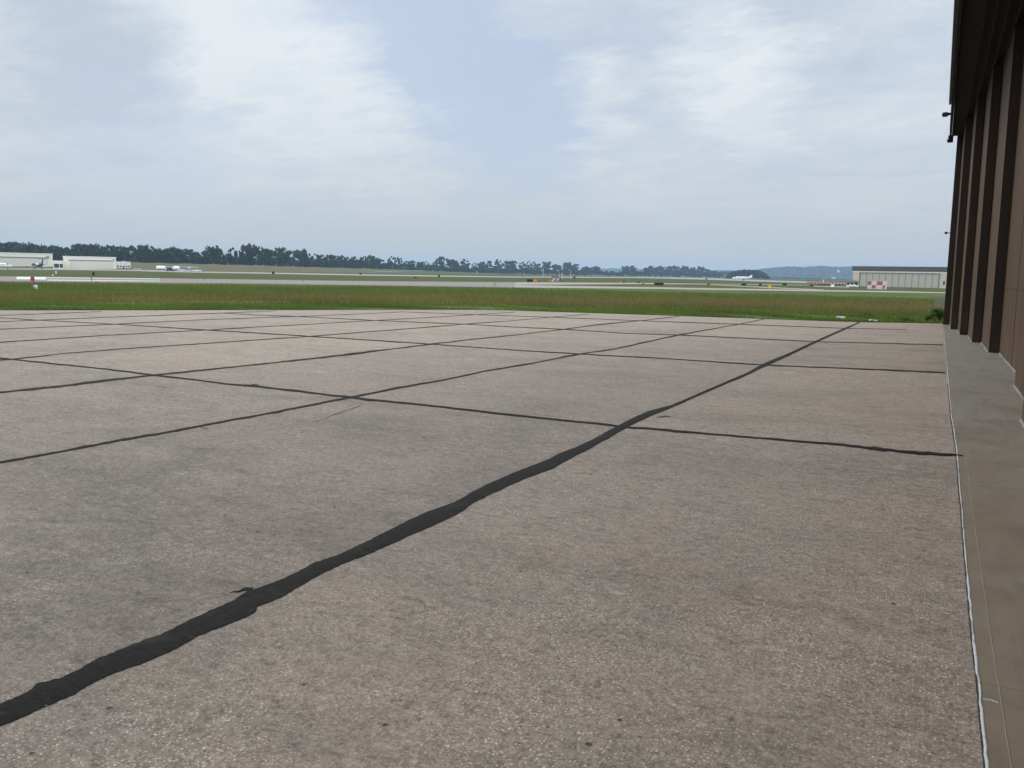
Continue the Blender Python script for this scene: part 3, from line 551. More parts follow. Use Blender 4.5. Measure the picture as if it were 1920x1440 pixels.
ridge('hills', [(1080, 515), (1110, 509), (1130, 504.5), (1150, 503.2), (1165, 505), (1178, 507), (1195, 505.5), (1215, 504), (1240, 506), (1300, 508), (1345, 507), (1375, 507.5), (1410, 510), (1440, 516)], 4300, 600, 'low pale ridge on the skyline behind the treeline gap', M['hill'], seedv=5)
for i, (px, py, wd) in enumerate(((1572, 508, 4), (1563.5, 521.3, 7.5))):
    d = 3250; v = ray(px, py); p = EYE+v*(d/1.); s = d/FPX
    t = thing('house', ('small white house high on the blue ridge', 'long white house at the foot of the blue ridge')[i], 'house', (p[0], p[1], p[2]-s*1.2), facing(p))
    m = MB(); hw = wd*s/2; m.box(-hw, hw, -4, 4, -4, s*1.2); m.build('wall', M['pale'], t)
    m = MB(); m.loft([[(-hw-.5, -5, s*1.2), (hw+.5, -5, s*1.2), (hw+.5, 0, s*2.2), (-hw-.5, 0, s*2.2)], [(-hw-.5, 5, s*1.2), (hw+.5, 5, s*1.2), (hw+.5, 0.1, s*2.2), (-hw-.5, 0.1, s*2.2)]]); m.build('roof', M['pale'], t)

# ------------------------------------------------------------------ grass
def grass(name, label, n, e0, e1, h0, h1, wd, power=1., a0=-64, a1=2.2):
    th = np.radians(rng.uniform(a0, a1, n*2)); rb_ = rbf(th); e = e0+(e1-e0)*rng.random(n*2)**power
    cl = np.sin(th*rb_*1.3+e*.9)+np.sin(th*rb_*.37-e*.5+2)+rng.normal(0, .9, n*2); keep = np.argsort(-cl)[:n]; th, rb_, e = th[keep], rb_[keep], e[keep]
    r = rb_+e; x, y = np.sin(th)*r, np.cos(th)*r; z = land(x, y)-.02
    h = (h0+(h1-h0)*rng.random(n)**1.5); az_ = rng.uniform(0, 6.28, n); b = wd*(.6+.8*rng.random(n)); lx, ly = rng.normal(0, .35, n)*h, rng.normal(0, .35, n)*h
    ux, uy = np.cos(az_)*b, np.sin(az_)*b
    V = np.stack([np.stack([x-ux, y-uy, z], -1), np.stack([x+ux, y+uy, z], -1), np.stack([x+lx, y+ly, z+h], -1)], 1).reshape(-1, 3)
    tint = np.stack([rng.random(n)*.25]*2+[.35+.65*rng.random(n)], 1).ravel()
    return tag(raw_mesh(name, V, 3, M['blade'], None, {'edge': np.repeat(e, 3), 'tint': tint}), label, None, None, 'stuff')
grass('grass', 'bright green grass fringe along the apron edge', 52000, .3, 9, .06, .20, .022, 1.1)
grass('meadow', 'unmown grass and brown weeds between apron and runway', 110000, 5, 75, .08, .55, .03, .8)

def leafcloud(blobs, per, size, seedv=0, flat=.6):
    """many leaf quads spread through ellipsoid clumps: (x,y,z,rx,ry,rz)"""
    rg = np.random.default_rng(seedv); out = []
    for bx, by, bz, rx, ry, rz in blobs:
        d = rg.normal(0, 1, (per, 3)); d /= np.linalg.norm(d, axis=1)[:, None]; d *= rg.random((per, 1))**.42
        c = np.array([bx, by, bz])+d*np.array([rx, ry, rz])
        u = rg.normal(0, 1, (per, 3)); u /= np.linalg.norm(u, axis=1)[:, None]; w_ = np.cross(u, rg.normal(0, 1, (per, 3))); w_ /= np.linalg.norm(w_, axis=1)[:, None]
        s = size*(.5+.9*rg.random((per, 1)))
        out.append(np.stack([c-u*s, c+w_*s*flat, c+u*s, c-w_*s*flat], 1).reshape(-1, 3))
    return np.concatenate(out)
# a few tall weeds at the hangar corner and by the grass edge
def weed(px, py, wpx, hpx, label, seedv):
    p = G(px, py); s = depth(p)/FPX; hw, hh = wpx*s/2, hpx*s
    t = thing('weed', label, 'weed', p, facing(p), 'tall weeds by the apron edge'); rg = np.random.default_rng(seedv)
    m = MB()
    for k in range(9): a, b = rg.uniform(-hw*.8, hw*.8), rg.uniform(-.25, .25); m.tube((a*.4, b*.4, -.03), (a, b, hh*rg.uniform(.6, .95)), .008, .003, 5)
    m.build('stem', M['weed'], t)
    bl = [(rg.uniform(-hw*.75, hw*.75), rg.uniform(-.3, .3), hh*rg.uniform(.15, .8), hw*.3, .2, hh*.2) for _ in range(16)]
    raw_mesh('foliage', leafcloud(bl, 55, .055, seedv), 4, M['weed'], t)
weed(1757, 603, 24, 27, 'bushy green weeds growing at the hangar corner', 1)
weed(1741, 603, 14, 13, 'low green weeds just left of the hangar corner', 2)
weed(1620, 593, 30, 7, 'low weed patch behind the white pipe scrap', 3)
weed(1700, 603, 22, 7, 'small weed tuft on the apron edge near the hangar', 4)
# litter
p = G(1636, 603); s = depth(p)/FPX; m = MB(); m.tube((-7.5*s, .02, .05), (7*s, -.03, .035), .045, .05, 10); m.tube((-7.6*s, .02, .05), (-7.5*s, .02, .05), .055, .055, 10); m.tube((7*s, -.03, .035), (8*s, .02, .06), .05, .035, 10)
o = m.build('plastic_pipe', M['litter'], None, True); o.location = p; o.rotation_euler = (0, 0, facing(p)-.1); tag(o, 'white plastic pipe scrap lying on the apron edge', 'pipe')
p = G(1576, 597); s = depth(p)/FPX; m = MB(); m.box(-8*s, 8*s, -.15, .15, .02, .10, top=(-7*s, 7.5*s, -.1, .12)); o = m.build('concrete_scrap', M['pale'], None); o.location = p; o.rotation_euler = (0, .02, facing(p)); tag(o, 'pale flat slab scrap half hidden in the grass', 'scrap')

# ------------------------------------------------------------------ brown hangar on the right
hg = thing('hangar', 'large brown hangar with sliding door leaves and deep overhang at right', 'hangar', (.26, 37., 0.))
hx, hy = .26, 37.
LEAN = .0165
class HB(MB):                                            # hangar builder: world coordinates, doors lean back very slightly
    def out(s, name, mats, parent=hg, lean=LEAN):
        s.v = [(x-hx-(lean*(z) if lean else 0), y-hy, z) for x, y, z in s.v]; return s.build(name, mats, parent)
TOP = 7.34
leaves = [(.485, 32.8, 36.95), (.70, 29.05, 32.9), (.92, 25.28, 29.15), (1.14, 21.55, 25.38), (1.345, 17.99, 21.65), (1.345, 14.3, 17.97), (1.15, 10.62, 14.4), (.96, 6.95, 10.72), (.74, 3.3, 7.05), (.5, -.4, 3.4)]
for c, y0, y1 in leaves:
    zb = min(float(hap(c, y0)), float(hap(c, y1)))+.03
    m = HB(); m.box(c, c+.19, y0, y1, zb, TOP); lf = m.out('door_leaf', M['brown'])
    m = HB(); m.box(c-.004, c+.2, y0-.035, y0-.001, zb, TOP-.01); m.out('shaded_edge', M['brownshade'], lf)  # added strip on the leaf end, coloured dark to stand in for shade
rg = np.random.default_rng(8)
for c, y0, y1 in leaves[:8]:
    m = HB()
    for q in np.arange(y0, y1-.2, .42):
        w_ = rg.uniform(.01, .05); z = float(hap(c, q)); m.box(c-w_, c+.01, q, q+.42+.01*(rg.random()), z-.01, z+rg.uniform(.012, .028), top=(c-w_*.3, c+.01, q, q+.42))
    m.out('threshold_caulk', M['sillpale'], lean=0)
m = HB(); m.box(.262, 1.9, 36.98, 37.35, -.35, 7.30); m.out('pilaster', M['brownshade'], lean=.0145)
m = HB()
m.box(1.62, 2.2, -1.0, 37.3, 7.345, 9.2); m.box(1.9, 30, 37.1, 37.35, -.4, 9.2); m.box(1.9, 30, -1.3, -1.0, -.4, 9.2); m.box(29.75, 30, -1., 37.1, -.4, 9.2)
m.out('wall', M['brown'], lean=0)
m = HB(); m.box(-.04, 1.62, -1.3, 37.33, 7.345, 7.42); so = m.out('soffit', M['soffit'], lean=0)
for k in range(6):
    m = HB(); xx = .38+.215*k; m.box(xx-.03, xx+.03, -1.2, 37.2, 7.24, 7.344); m.out('door_track', M['brownshade'], so, lean=0)
m = HB()
ys_ = np.linspace(-1.3, 37.36, 60); rg = np.random.default_rng(4)
for a, b in zip(ys_[:-1], ys_[1:]):
    j = rg.normal(0, .006); m.box(-.10+j-.02, -.045+j*.3, a, b, 7.17+rg.normal(0, .008), 8.62, top=(-.16+j, -.05, a, b))
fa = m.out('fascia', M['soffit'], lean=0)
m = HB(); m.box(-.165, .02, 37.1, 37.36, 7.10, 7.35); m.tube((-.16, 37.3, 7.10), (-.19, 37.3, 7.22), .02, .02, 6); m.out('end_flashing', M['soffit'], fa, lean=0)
m = HB(); m.loft([[(-.25, y, 8.62), (15, y, 11.4), (30.3, y, 8.62), (30.3, y, 8.78), (15, y, 11.56), (-.25, y, 8.78)] for y in (-1.6, 37.6)])
m.out('roof', M['roofmetal'], lean=0)
# lamps fixed to the hangar
p = (-.11, 36.4, 8.02)
t = thing('flood_lamp', 'dark floodlight arm sticking out of the hangar fascia', 'lamp', p)
m = MB(); m.tube((.05, 0, 0), (-.14, 0, .03), .022, .022, 8); m.build('arm', M['black'], t); m = MB(); m.lathe([(-.34, .03), (-.31, .075), (-.2, .085), (-.08, .05), (.0, .03)], 10, 'x', (0, 0, .03)); m.build('lamp_head', M['black'], t); m = MB(); m.box(-.32, -.14, -.05, .05, -.065, -.045); m.build('lens', M['glass'], t)
t = thing('wall_lamp', 'tiny dark lamp bracket on the hangar corner halfway up', 'lamp', (.2, 37.2, 3.52))
m = MB(); m.tube((.02, 0, 0), (-.12, 0, 0), .015, .015, 6); m.build('arm', M['black'], t); m = MB(); m.lathe([(-.05, .02), (-.04, .055), (.03, .05), (.05, .02)], 10, 'z', (-.13, 0, 0)); m.build('lamp_head', M['black'], t)

# chain link fence end beside the corner
p = atD(1757, 58); sfx = facing(p)
t = thing('chain_link_fence', 'grey chain link fence end with posts beside the hangar corner', 'fence', p, sfx)
s = 58/FPX
for xx in (0, 4*s, 75*s):
    m = MB(); m.tube((xx, 0, -.05), (xx, 0, 27.5*s), .035 if xx == 0 else .03, None, 8); m.build('post', M['gray'], t)
m = MB(); m.tube((0, 0, 27.2*s), (76*s, 0, 27.2*s), .03, None, 8); m.build('rail', M['gray'], t)
m = MB(); L, hh = 75*s, 27*s
k = -hh
while k < L:
    for d_ in (1, -1):
        a, b = max(0, k), min(L, k+hh)
        za, zb = (a-k, b-k) if d_ == 1 else (hh-(a-k), hh-(b-k)); m.tube((a, 0, za+.02), (b, 0, zb+.02), .006, None, 4)
    k += .11
m.build('wire_mesh', M['steel'], t)

# ------------------------------------------------------------------ airfield signs and lights
def sign(x0, x1, y0, y1, yb, lab, faces, group='airfield signs', dpt=.25, side=None):
    """faces: list of (fraction, material)"""
    p = G((x0+x1)/2, yb); s = depth(p)/FPX; wd = (x1-x0)*s; hb = (yb-y1)*s; ht = (yb-y0)*s
    t = thing('airfield_sign', lab, 'sign', p, facing(p), group)
    m = MB(); m.bevelbox(-wd/2, wd/2, -dpt/2, dpt/2, hb, ht, min(.04, wd*.05)); m.build('cabinet', side or M['black'], t)
    x = -wd/2+.02; tot = wd-.04
    for fr_, mt in faces:
        m = MB(); m.box(x, x+tot*fr_-.01, -dpt/2-.02, -dpt/2-.002, hb+.03, ht-.03); m.build('panel', mt, t); x += tot*fr_
    for q in (-.38, .38):
        m = MB(); m.tube((q*wd, 0, -.03), (q*wd, 0, hb+.02), .035, None, 6); m.build('leg', M['gray'], t)
B, O, Yw, Wt = M['black'], M['orange'], M['yellow'], M['trim']
sign(510, 514.5, 509.2, 513.6, 514.4, 'small square black sign on the far runway edge, leftmost of the far signs', [(1, B)])
sign(674, 678, 512, 515, 515.6, 'small black sign at the far end of the ramp road', [(1, B)])
sign(776.5, 784, 519, 521.6, 522.4, 'low red and black sign in the green strip left of the mast', [(.4, B), (.6, M['red'])])
sign(821, 825, 516.2, 519.4, 520, 'small black sign on the far runway in front of the green mound', [(1, B)])
sign(988, 1007, 523.6, 528.8, 531, 'long low sign with black left part and orange right part', [(.6, B), (.4, O)])
sign(1074.8, 1079, 519, 522, 522.6, 'small black sign right of the equipment enclosure', [(1, B)])
sign(1163, 1171, 527.6, 530.2, 530.8, 'tiny orange and black sign on the thin taxiway', [(.5, O), (.5, B)])
sign(1194.5, 1199, 528, 530.6, 531.2, 'tiny black sign left of the orange one', [(1, B)])
sign(1203, 1208.5, 529, 533, 533.6, 'small orange sign left of the long black sign', [(1, O)])
sign(1226.5, 1244, 530, 534.8, 535.6, 'long solid black sign on the taxiway edge', [(1, B)])
sign(1322, 1326, 521.8, 524.8, 525.3, 'small dark box on the far runway left of the white jet', [(1, M['gray'])])
sign(1326.8, 1332.5, 531.6, 536.2, 536.9, 'small sign with black left half and orange right half', [(.45, B), (.55, O)])
sign(1390, 1399.2, 531.6, 535.6, 536.2, 'wide black sign directly below the white jet', [(.65, B), (.35, B)])
sign(1422.8, 1427.5, 531.4, 535.8, 536.4, 'small black sign between the wide black one and the yellow one', [(1, B)])
sign(1440, 1446.2, 535, 541.2, 542, 'bright yellow sign box on the nearest taxiway', [(1, Yw)], dpt=.5)
sign(1467, 1475, 531.2, 534.6, 535.2, 'black sign right of the yellow sign', [(1, B)])
sign(1518.5, 1524.5, 534.4, 536.6, 537.2, 'small black sign below the red roofed shed', [(1, B)])
sign(173.6, 177.2, 510, 517.6, 518.8, 'tall narrow black sign behind the runway at left', [(1, B)])
sign(104, 112, 507.6, 514, 515.4, 'pale grey cabinet with dark base behind the runway at far left', [(.4, M['pale']), (.6, M['gray'])], 'airfield light boxes')
for px, yt, yb, lab in ((172, 520.4, 528.4, 'slim runway edge light below the tall narrow black sign'), (382.5, 521.8, 526.6, 'slim runway edge light right of the parked vehicles'), (568.5, 525, 529.4, 'slim runway edge light below the levee trees'), (928, 530.8, 538, 'slim runway edge light left of the long orange and black sign')):
    p = G(px, yb); s = depth(p)/FPX; h = (yb-yt)*s
    t = thing('edge_light', lab, 'runway light', p, 0, 'runway edge lights')
    m = MB(); m.tube((0, 0, -.02), (0, 0, h*.8), .05, None, 8); m.build('stem', M['gray'], t); m = MB(); m.lathe([(h*.76, .05), (h*.8, .09), (h*.95, .08), (h, .03)], 10); m.build('lamp_head', M['black'], t)
def marker(px, yb, k, lab):
    p = G(px, yb); s = depth(p)/FPX*k
    t = thing('marker_light', lab, 'marker', p, facing(p), 'red capped markers')
    m = MB(); m.tube((-3.6*s, 0, -.03), (-3.6*s, 0, 17*s), .7*s, None, 8); m.build('post', M['gray'], t)
    m = MB(); m.tube((-1.2*s, 0, 8*s), (-1.2*s, 0, 17*s), .5*s, None, 8); m.tube((-1.2*s, .4*s, 9*s), (1*s, .4*s, 8*s), .4*s, None, 6); m.build('conduit', M['black'], t)
    m = MB(); m.loft([[((a-3.2)*s, b*s, z*s) for a, b in ((-w_, -3), (w_, -3), (w_, 3), (-w_, 3))] for z, w_ in ((16.8, 3.4), (18, 3.9), (22, 3.1), (25, 2.3))]); m.build('red_cap', M['red'], t)
    m = MB(); m.bevelbox(-1.9*s, 4.2*s, -1.6*s, 1.6*s, 1.3*s, 9.2*s, .5*s); m.build('control_box', M['trim'], t)
    for q in (-.8, 3): m = MB(); m.tube((q*s, 0, -.03), (q*s, 0, 1.5*s), .5*s, None, 6); m.build('leg', M['gray'], t)
marker(66, 543.4, 1., 'red capped marker post with white box in the near grass at far left')
marker(98.5, 517.6, .36, 'smaller red capped marker behind the runway at far left')

# antenna mast and equipment
p = G(1018, 528); s = depth(p)/FPX
t = thing('antenna_mast', 'tall thin red and white antenna mast before the treeline', 'mast', p, facing(p))
for i in range(6):
    a, b = i*8*s, (i+1)*8*s; m = MB(); m.tube((0, 0, a-.02), (0, 0, b), .085-.009*i, .085-.009*(i+1), 8); m.build('mast_section', M['rust'] if i == 0 else (M['trim'], M['pale'])[i % 2], t)
for z in (26, 33): m = MB(); m.box(-2*s, 1.6*s, -.3, .3, z*s, (z+4.5)*s); m.tube((0, 0, z*s), (3.4*s, 0, (z+1)*s), .05, None, 6); m.build('antenna_box', M['gray'], t)
m = MB(); m.box(-1.8*s, 1.8*s, -.4, .4, -.02, 6*s); m.build('base_cabinet', M['gray'], t)
def checker(name, a, b, sc, loc=(0, 0, 0)):
    t_ = NT(name); n = t_.node('ShaderNodeTexChecker'); t_.l.new(t_.pos(obj=True, loc=loc), n.inputs[0]); n.inputs['Scale'].default_value = sc; nn = t_.noise(t_.pos(obj=True), 2.)
    n.inputs[1].default_value = (*a, 1); n.inputs[2].default_value = (*b, 1); return t_.done(t_.mix(t_.mr(nn, .3, .7, 0, .25), n.outputs[0], (.45, .40, .38)), .6)
p = G(1041, 527.9); s = depth(p)/FPX
t = thing('equipment_shelter', 'small red and white shelter beside the antenna mast', 'shelter', p, facing(p))
m = MB(); m.box(-6.5*s, 7*s, 0, 2.4, -.02, 8*s); m.build('wall', checker('shelter_checks', (.40, .12, .11), (.62, .61, .60), 1/(3.4*s), (.01, .01, .02)), t)
m = MB(); m.box(-7*s, 7.5*s, -.2, 2.6, 8*s, 9*s); m.build('roof', M['rust'], t); m = MB(); m.box(.5*s, 2.3*s, -.05, -.002, .05, 5.8*s); m.build('door', M['black'], t)
m = MB(); m.box(-13*s, -7*s, .3, 1.8, -.02, 2.4*s); m.build('plinth', M['orange'], t)
p = G(1049.5, 527.9); s = depth(p)/FPX
t = thing('generator_cabinet', 'grey generator cabinet right of the red and white shelter', 'cabinet', p, facing(p))
m = MB(); m.bevelbox(-3*s, 3*s, -.6, .9, .05, 6.5*s, .1); m.build('housing', M['gray'], t); m = MB(); m.tube((.5*s, .2, 6.4*s), (.5*s, .2, 9*s), .1, None, 8); m.build('exhaust', M['black'], t)
for q in (-2.4, 2.4): m = MB(); m.box((q-.5)*s, (q+.5)*s, -.5, .8, -.05, .06); m.build('foot', M['black'], t)
for px, y0, lab, mt in ((1053.5, 510.5, 'white post with red base right of the equipment shelter', 'trim'), (1048.2, 509, 'thin pale post behind the equipment shelter', 'pale'), (1069.5, 508, 'thin grey post among the short fence posts', 'pale')):
    p = G(px, 528); s = depth(p)/FPX; t = thing('pole', lab, 'pole', p, 0, 'thin poles by the antenna shelter')
    m = MB(); m.tube((0, 0, 4*s), (0, 0, (528-y0)*s), .06, .05, 8); m.build('shaft', M[mt], t); m = MB(); m.tube((0, 0, -.02), (0, 0, 4.02*s), .11, .1, 8); m.build('base', M['red'] if mt == 'trim' else M['gray'], t); m = MB(); m.lathe([((528-y0)*s-.02, .07), ((528-y0)*s+.08, .12), ((528-y0)*s+.2, .04)], 8); m.build('cap', M['gray'], t)
for i, px in enumerate((1056.5, 1059.5, 1062.5, 1065.2, 1068, 1071.5)):
    p = G(px, 527.8); s = depth(p)/FPX
    m = MB(); m.tube((0, 0, -.03), (0, 0, 5.6*s), .07, .06, 6); m.tube((0, 0, 5.6*s), (0, 0, 5.9*s), .09, .04, 6); o = m.build('fence_post', M['gray'], None); o.location = p
    tag(o, 'short dark post in the row of six right of the equipment shelter', 'post', 'short posts by the equipment shelter')
# booth, shed, checker board shelter
p = G(1598, 537.8); s = depth(p)/FPX
t = thing('guard_booth', 'small white booth with dark hip roof before the right hangar', 'booth', p, facing(p))
m = MB(); m.box(-10.5*s, 10.5*s, 0, 4.2, -.02, 9*s); m.build('wall', M['trim'], t)
m = MB(); m.loft([[(-13*s, -.8, 8.9*s), (13*s, -.8, 8.9*s), (13*s, 5, 8.9*s), (-13*s, 5, 8.9*s)], [(-12.6*s, -.7, 9.8*s), (12.6*s, -.7, 9.8*s), (12.6*s, 4.9, 9.8*s), (-12.6*s, 4.9, 9.8*s)], [(-1.2*s, 1.9, 13*s), (2*s, 1.9, 13*s), (2*s, 2.3, 13*s), (-1.2*s, 2.3, 13*s)]]); m.build('roof', M['greyroof'], t)
for a, b in ((-9.8, -5), (-3.2, 1.2), (3.4, 9)):
    m = MB(); m.box(a*s, b*s, -.06, -.002, 3.6*s, 7.8*s); m.build('window', M['glass'], t)
for i, px in enumerate((1595.5, 1602)):
    p = G(px, 538.6); s = depth(p)/FPX; t = thing('storage_tank', ('left white tank in front of the small booth', 'right white tank in front of the small booth')[i], 'tank', p, facing(p)+.2, 'white tanks by the booth')
    m = MB(); m.lathe([(-2.4*s, .1), (-2.2*s, .24), (-1.8*s, .3), (1.8*s, .3), (2.2*s, .24), (2.4*s, .1)], 12, 'x', (0, 0, .42)); m.build('vessel', M['trim'], t, True)
    for q in (-1.5, 1.5): m = MB(); m.box((q-.3)*s, (q+.3)*s, -.2, .2, -.03, .2); m.build('foot', M['gray'], t)
pa, pb = G(1520.5, 535.2), G(1588, 536.4); L = float(np.hypot(*(pb-pa)[:2])); s = depth(pa)/FPX
t = thing('open_shed', 'long low open shed with thin red roof on posts', 'shed', pa, math.atan2(pb[1]-pa[1], pb[0]-pa[0]))
m = MB(); m.box(-.4, L+.3, -.4, 3.4, 4.9*s, 6.6*s, top=(-.3, L+.2, .6, 2.6)); m.build('roof', M['rust'], t)
for i in range(11): m = MB(); q = .2+(L-.4)*i/10; m.box(q-.09, q+.09, 0, .18, -.03, 4.92*s); m.build('post', M['rust'], t)
m = MB(); m.box(L*.3, L, 2.6, 2.75, -.03, 3.4*s); m.build('back_wall', M['trim'], t)
p = G(1560.5, 538.2); s = depth(p)/FPX; t = thing('utility_box', 'white utility box before the red roofed shed', 'utility box', p, facing(p)); m = MB(); m.bevelbox(-3*s, 3.5*s, -.5, .5, .08, 5*s, .06); m.build('housing', M['trim'], t); m = MB(); m.box(-3.2*s, 3.7*s, -.6, .6, -.03, .09); m.build('plinth', M['pale'], t)
p = G(1543, 535.6); s = depth(p)/FPX; t = thing('vent_pipe', 'short white vent pipe rising behind the red roofed shed', 'vent pipe', (p[0]*1.02, p[1]*1.02, ZF), facing(p)); m = MB(); m.tube((0, 0, -.03), (0, 0, 9.6*s), .16, None, 8); m.build('pipe', M['trim'], t); m = MB(); m.lathe([(9.5*s, .16), (9.7*s, .3), (10.8*s, .25), (11*s, .05)], 8); m.build('cowl', M['trim'], t)
p = G(1643, 542); s = depth(p)/FPX; t = thing('checkered_shelter', 'red and white checkered equipment shelter before the right hangar', 'shelter', p, facing(p)-.12)
rows = [[(-16, -9, 'red'), (-9, 0, 'trim'), (0, 6, 'red'), (6, 10, 'red'), (10, 17, 'trim')], [(-15.6, -8, 'trim'), (-8, -1, 'red'), (-1, 10.5, 'trim'), (10.5, 15, 'red')]]
m = MB(); m.box(-15.4*s, 15*s, .03, 2.6, -.03, 14.4*s); m.build('wall', M['trim'], t)
for j, rw in enumerate(rows):
    for a, b, c in rw: m = MB(); z0, z1 = ((7.4, 14.6), (1, 7.2))[j]; m.box(a*s, b*s-.02, -.03+.004*j, .028, z0*s, z1*s); m.build('check_panel', {'red': M['faded'], 'trim': M['paint']}[c], t)
m = MB(); m.box(-15.8*s, 15.4*s, -.05, 2.8, 14.62*s, 15.2*s); m.build('roof', M['pale'], t)
m = MB(); m.box(-13*s, 13*s, .1, 2.4, -.12, .12); m.build('plinth', M['gray'], t)

# right cream hangar
pa, pb = G(1597.5, 536.6), G(1772, 540.6); u = (pb-pa)[:2]; L = float(np.hypot(*u))*1.05; s = depth(pa)/FPX
hr = thing('hangar', 'cream hangar with dark grey roof edge and folding doors at right', 'hangar', (pa[0], pa[1], ZF), math.atan2(u[1], u[0]))
wz = 28.6*s; tz = 37.2*s
m = MB(); m.box(0, L, 0, 32, -.05, wz); m.build('wall', M['tan'], hr)
m = MB(); m.box(-.25, L+.25, -.35, 32.3, wz+.02, tz, top=(-.4, L+.4, -.5, 32.4)); m.build('roof', M['greyroof'], hr)
m = MB(); m.box(-.05, L+.05, -.12, -.002, wz-.55, wz-.02); m.build('trim_band', M['trim'], hr)
d0, d1 = L*.082, L*.89
m = MB(); m.box(d0-.25, d1+.25, -.35, -.004, 25.2*s, 26.1*s); m.build('door_header', M['gray'], hr)
for i in range(12):
    a, b = d0+(d1-d0)*i/12, d0+(d1-d0)*(i+1)/12; m = MB(); m.box(a+.09, b-.09, -.06-.02*(i % 2), -.004, .05, 25.1*s); m.build('door_panel', M['tandoor'], hr); m = MB(); m.box(a-.085, a+.085, -.03, -.003, .0, 25.15*s); m.build('door_seam', M['gray'], hr)
for q in (d0, d1): m = MB(); m.box(q-.22, q+.1, -.19, -.005, -.02, 25.2*s); m.build('door_jamb', M['gray'], hr)
m = MB(); m.box(L*.93, L*.945, -.1, -.005, 1.1, 2.3); m.build('wall_vent', M['black'], hr)

# left cream hangars, link and office
def square_on(xa, ya, xb):
    pa = G(xa, ya); v = ray(xb, H0+HS*xb)[:2]; v = v/np.hypot(*v); a = pa[:2]; k = (a@a)/(v@a); q = v*k; return pa, np.array([q[0], q[1], ZF])
def cream_hangar(xa, xb, ya, yb, yt, lab, deep=12, doors=True):
    pa, pb = square_on(xa, ya, xb); u = (pb-pa)[:2]; L = float(np.hypot(*u)); s = (depth(pa)+depth(pb))/2/FPX; h = (yb-yt)*s
    t = thing('hangar', lab, 'hangar', (pa[0], pa[1], ZF), math.atan2(u[1], u[0]))
    m = MB(); m.box(0, L, 0, deep, -.05, h); m.build('wall', M['cream'], t); m = MB(); m.box(-.3, L+.3, -.25, deep+.3, h+.01, h+.4); m.build('roof', M['trim'], t)
    m = MB(); m.box(L*.10, L*.96, -.45, -.004, h*.70, h*.755); m.build('door_header', M['gray'], t)
    n = 8
    for i in range(n): a, b = L*(.11+.84*i/n), L*(.11+.84*(i+1)/n); m = MB(); m.box(a+.04, b-.04, -.10-.03*(i % 2), -.004, .03, h*.695); m.build('door_panel', M['creamdoor'], t)
    return t, L, h
def DL(px, d, zb=None): return atD(px, d)
hA, LA, hhA = cream_hangar(-90, 99.5, 499.9, 503.2, 476.4, 'cream hangar at the far left edge behind the dark tailed jet')
m = MB(); m.box(LA*.93, LA*.965, -.3, -.004, hhA*.80, hhA*.86); m.build('floodlight', M['gray'], hA)
hB, LB, hhB = cream_hangar(119.5, 218, 503.8, 505.2, 483.0, 'lower cream hangar left of the small white office')
m = MB(); m.box(LB*.94, LB*.97, -.3, -.004, hhB*.80, hhB*.87); m.build('floodlight', M['gray'], hB)
pa, pb = square_on(99.8, 503.6, 119.4); u = (pb-pa)[:2]; L = float(np.hypot(*u)); s = depth(pa)/FPX
t = thing('link_building', 'low cream link building with dark windows between the two hangars', 'building', (pa[0], pa[1], ZF), math.atan2(u[1], u[0]))
m = MB(); m.box(.05, L-.1, 1.5, 9, -.05, 14.4*s); m.build('wall', M['cream'], t)
for a, b in ((.08, .56), (.62, .92)): m = MB(); m.box(L*a, L*b, 1.4, 1.496, .6, 9*s); w_ = m.build('window', M['glass'], t)
m = MB(); m.box(.05, L-.1, 1.3, 9.1, 14.42*s, 15.*s); m.build('roof', M['trim'], t)
pa, pb = square_on(218.8, 505.2, 245); u = (pb-pa)[:2]; L = float(np.hypot(*u)); s = depth(pa)/FPX
t = thing('office_building', 'small white flat roofed office with a row of dark windows', 'building', (pa[0], pa[1], ZF), math.atan2(u[1], u[0]))
m = MB(); m.box(.05, L, .5, 9, -.05, 14.2*s); m.build('wall', M['trim'], t); m = MB(); m.box(-.1, L+.15, .35, 9.2, 14.22*s, 14.9*s); m.build('roof', M['cream'], t)
for q in (.10, .30, .70, .88): m = MB(); m.box(L*q-.5, L*q+.5, .4, .496, 4.6*s, 7.4*s); m.build('window', M['glass'], t)
m = MB(); m.box(L*.5-.5, L*.5+.5, .4, .496, 1*s, 7*s); m.build('door', M['glass'], t)
for q in (.3, .55, .8): m = MB(); m.box(L*q-.5, L*q+.5, .42, .496, 10*s, 11.2*s); m.build('window', M['silver'], t)
m = MB(); m.box(L*.45, L*.6, 4, 6, 14.9*s, 16.2*s); m.build('roof_unit', M['pale'], t)
# left edge annex with dark windows
pa = G(-2, 503.2); s = depth(pa)/FPX

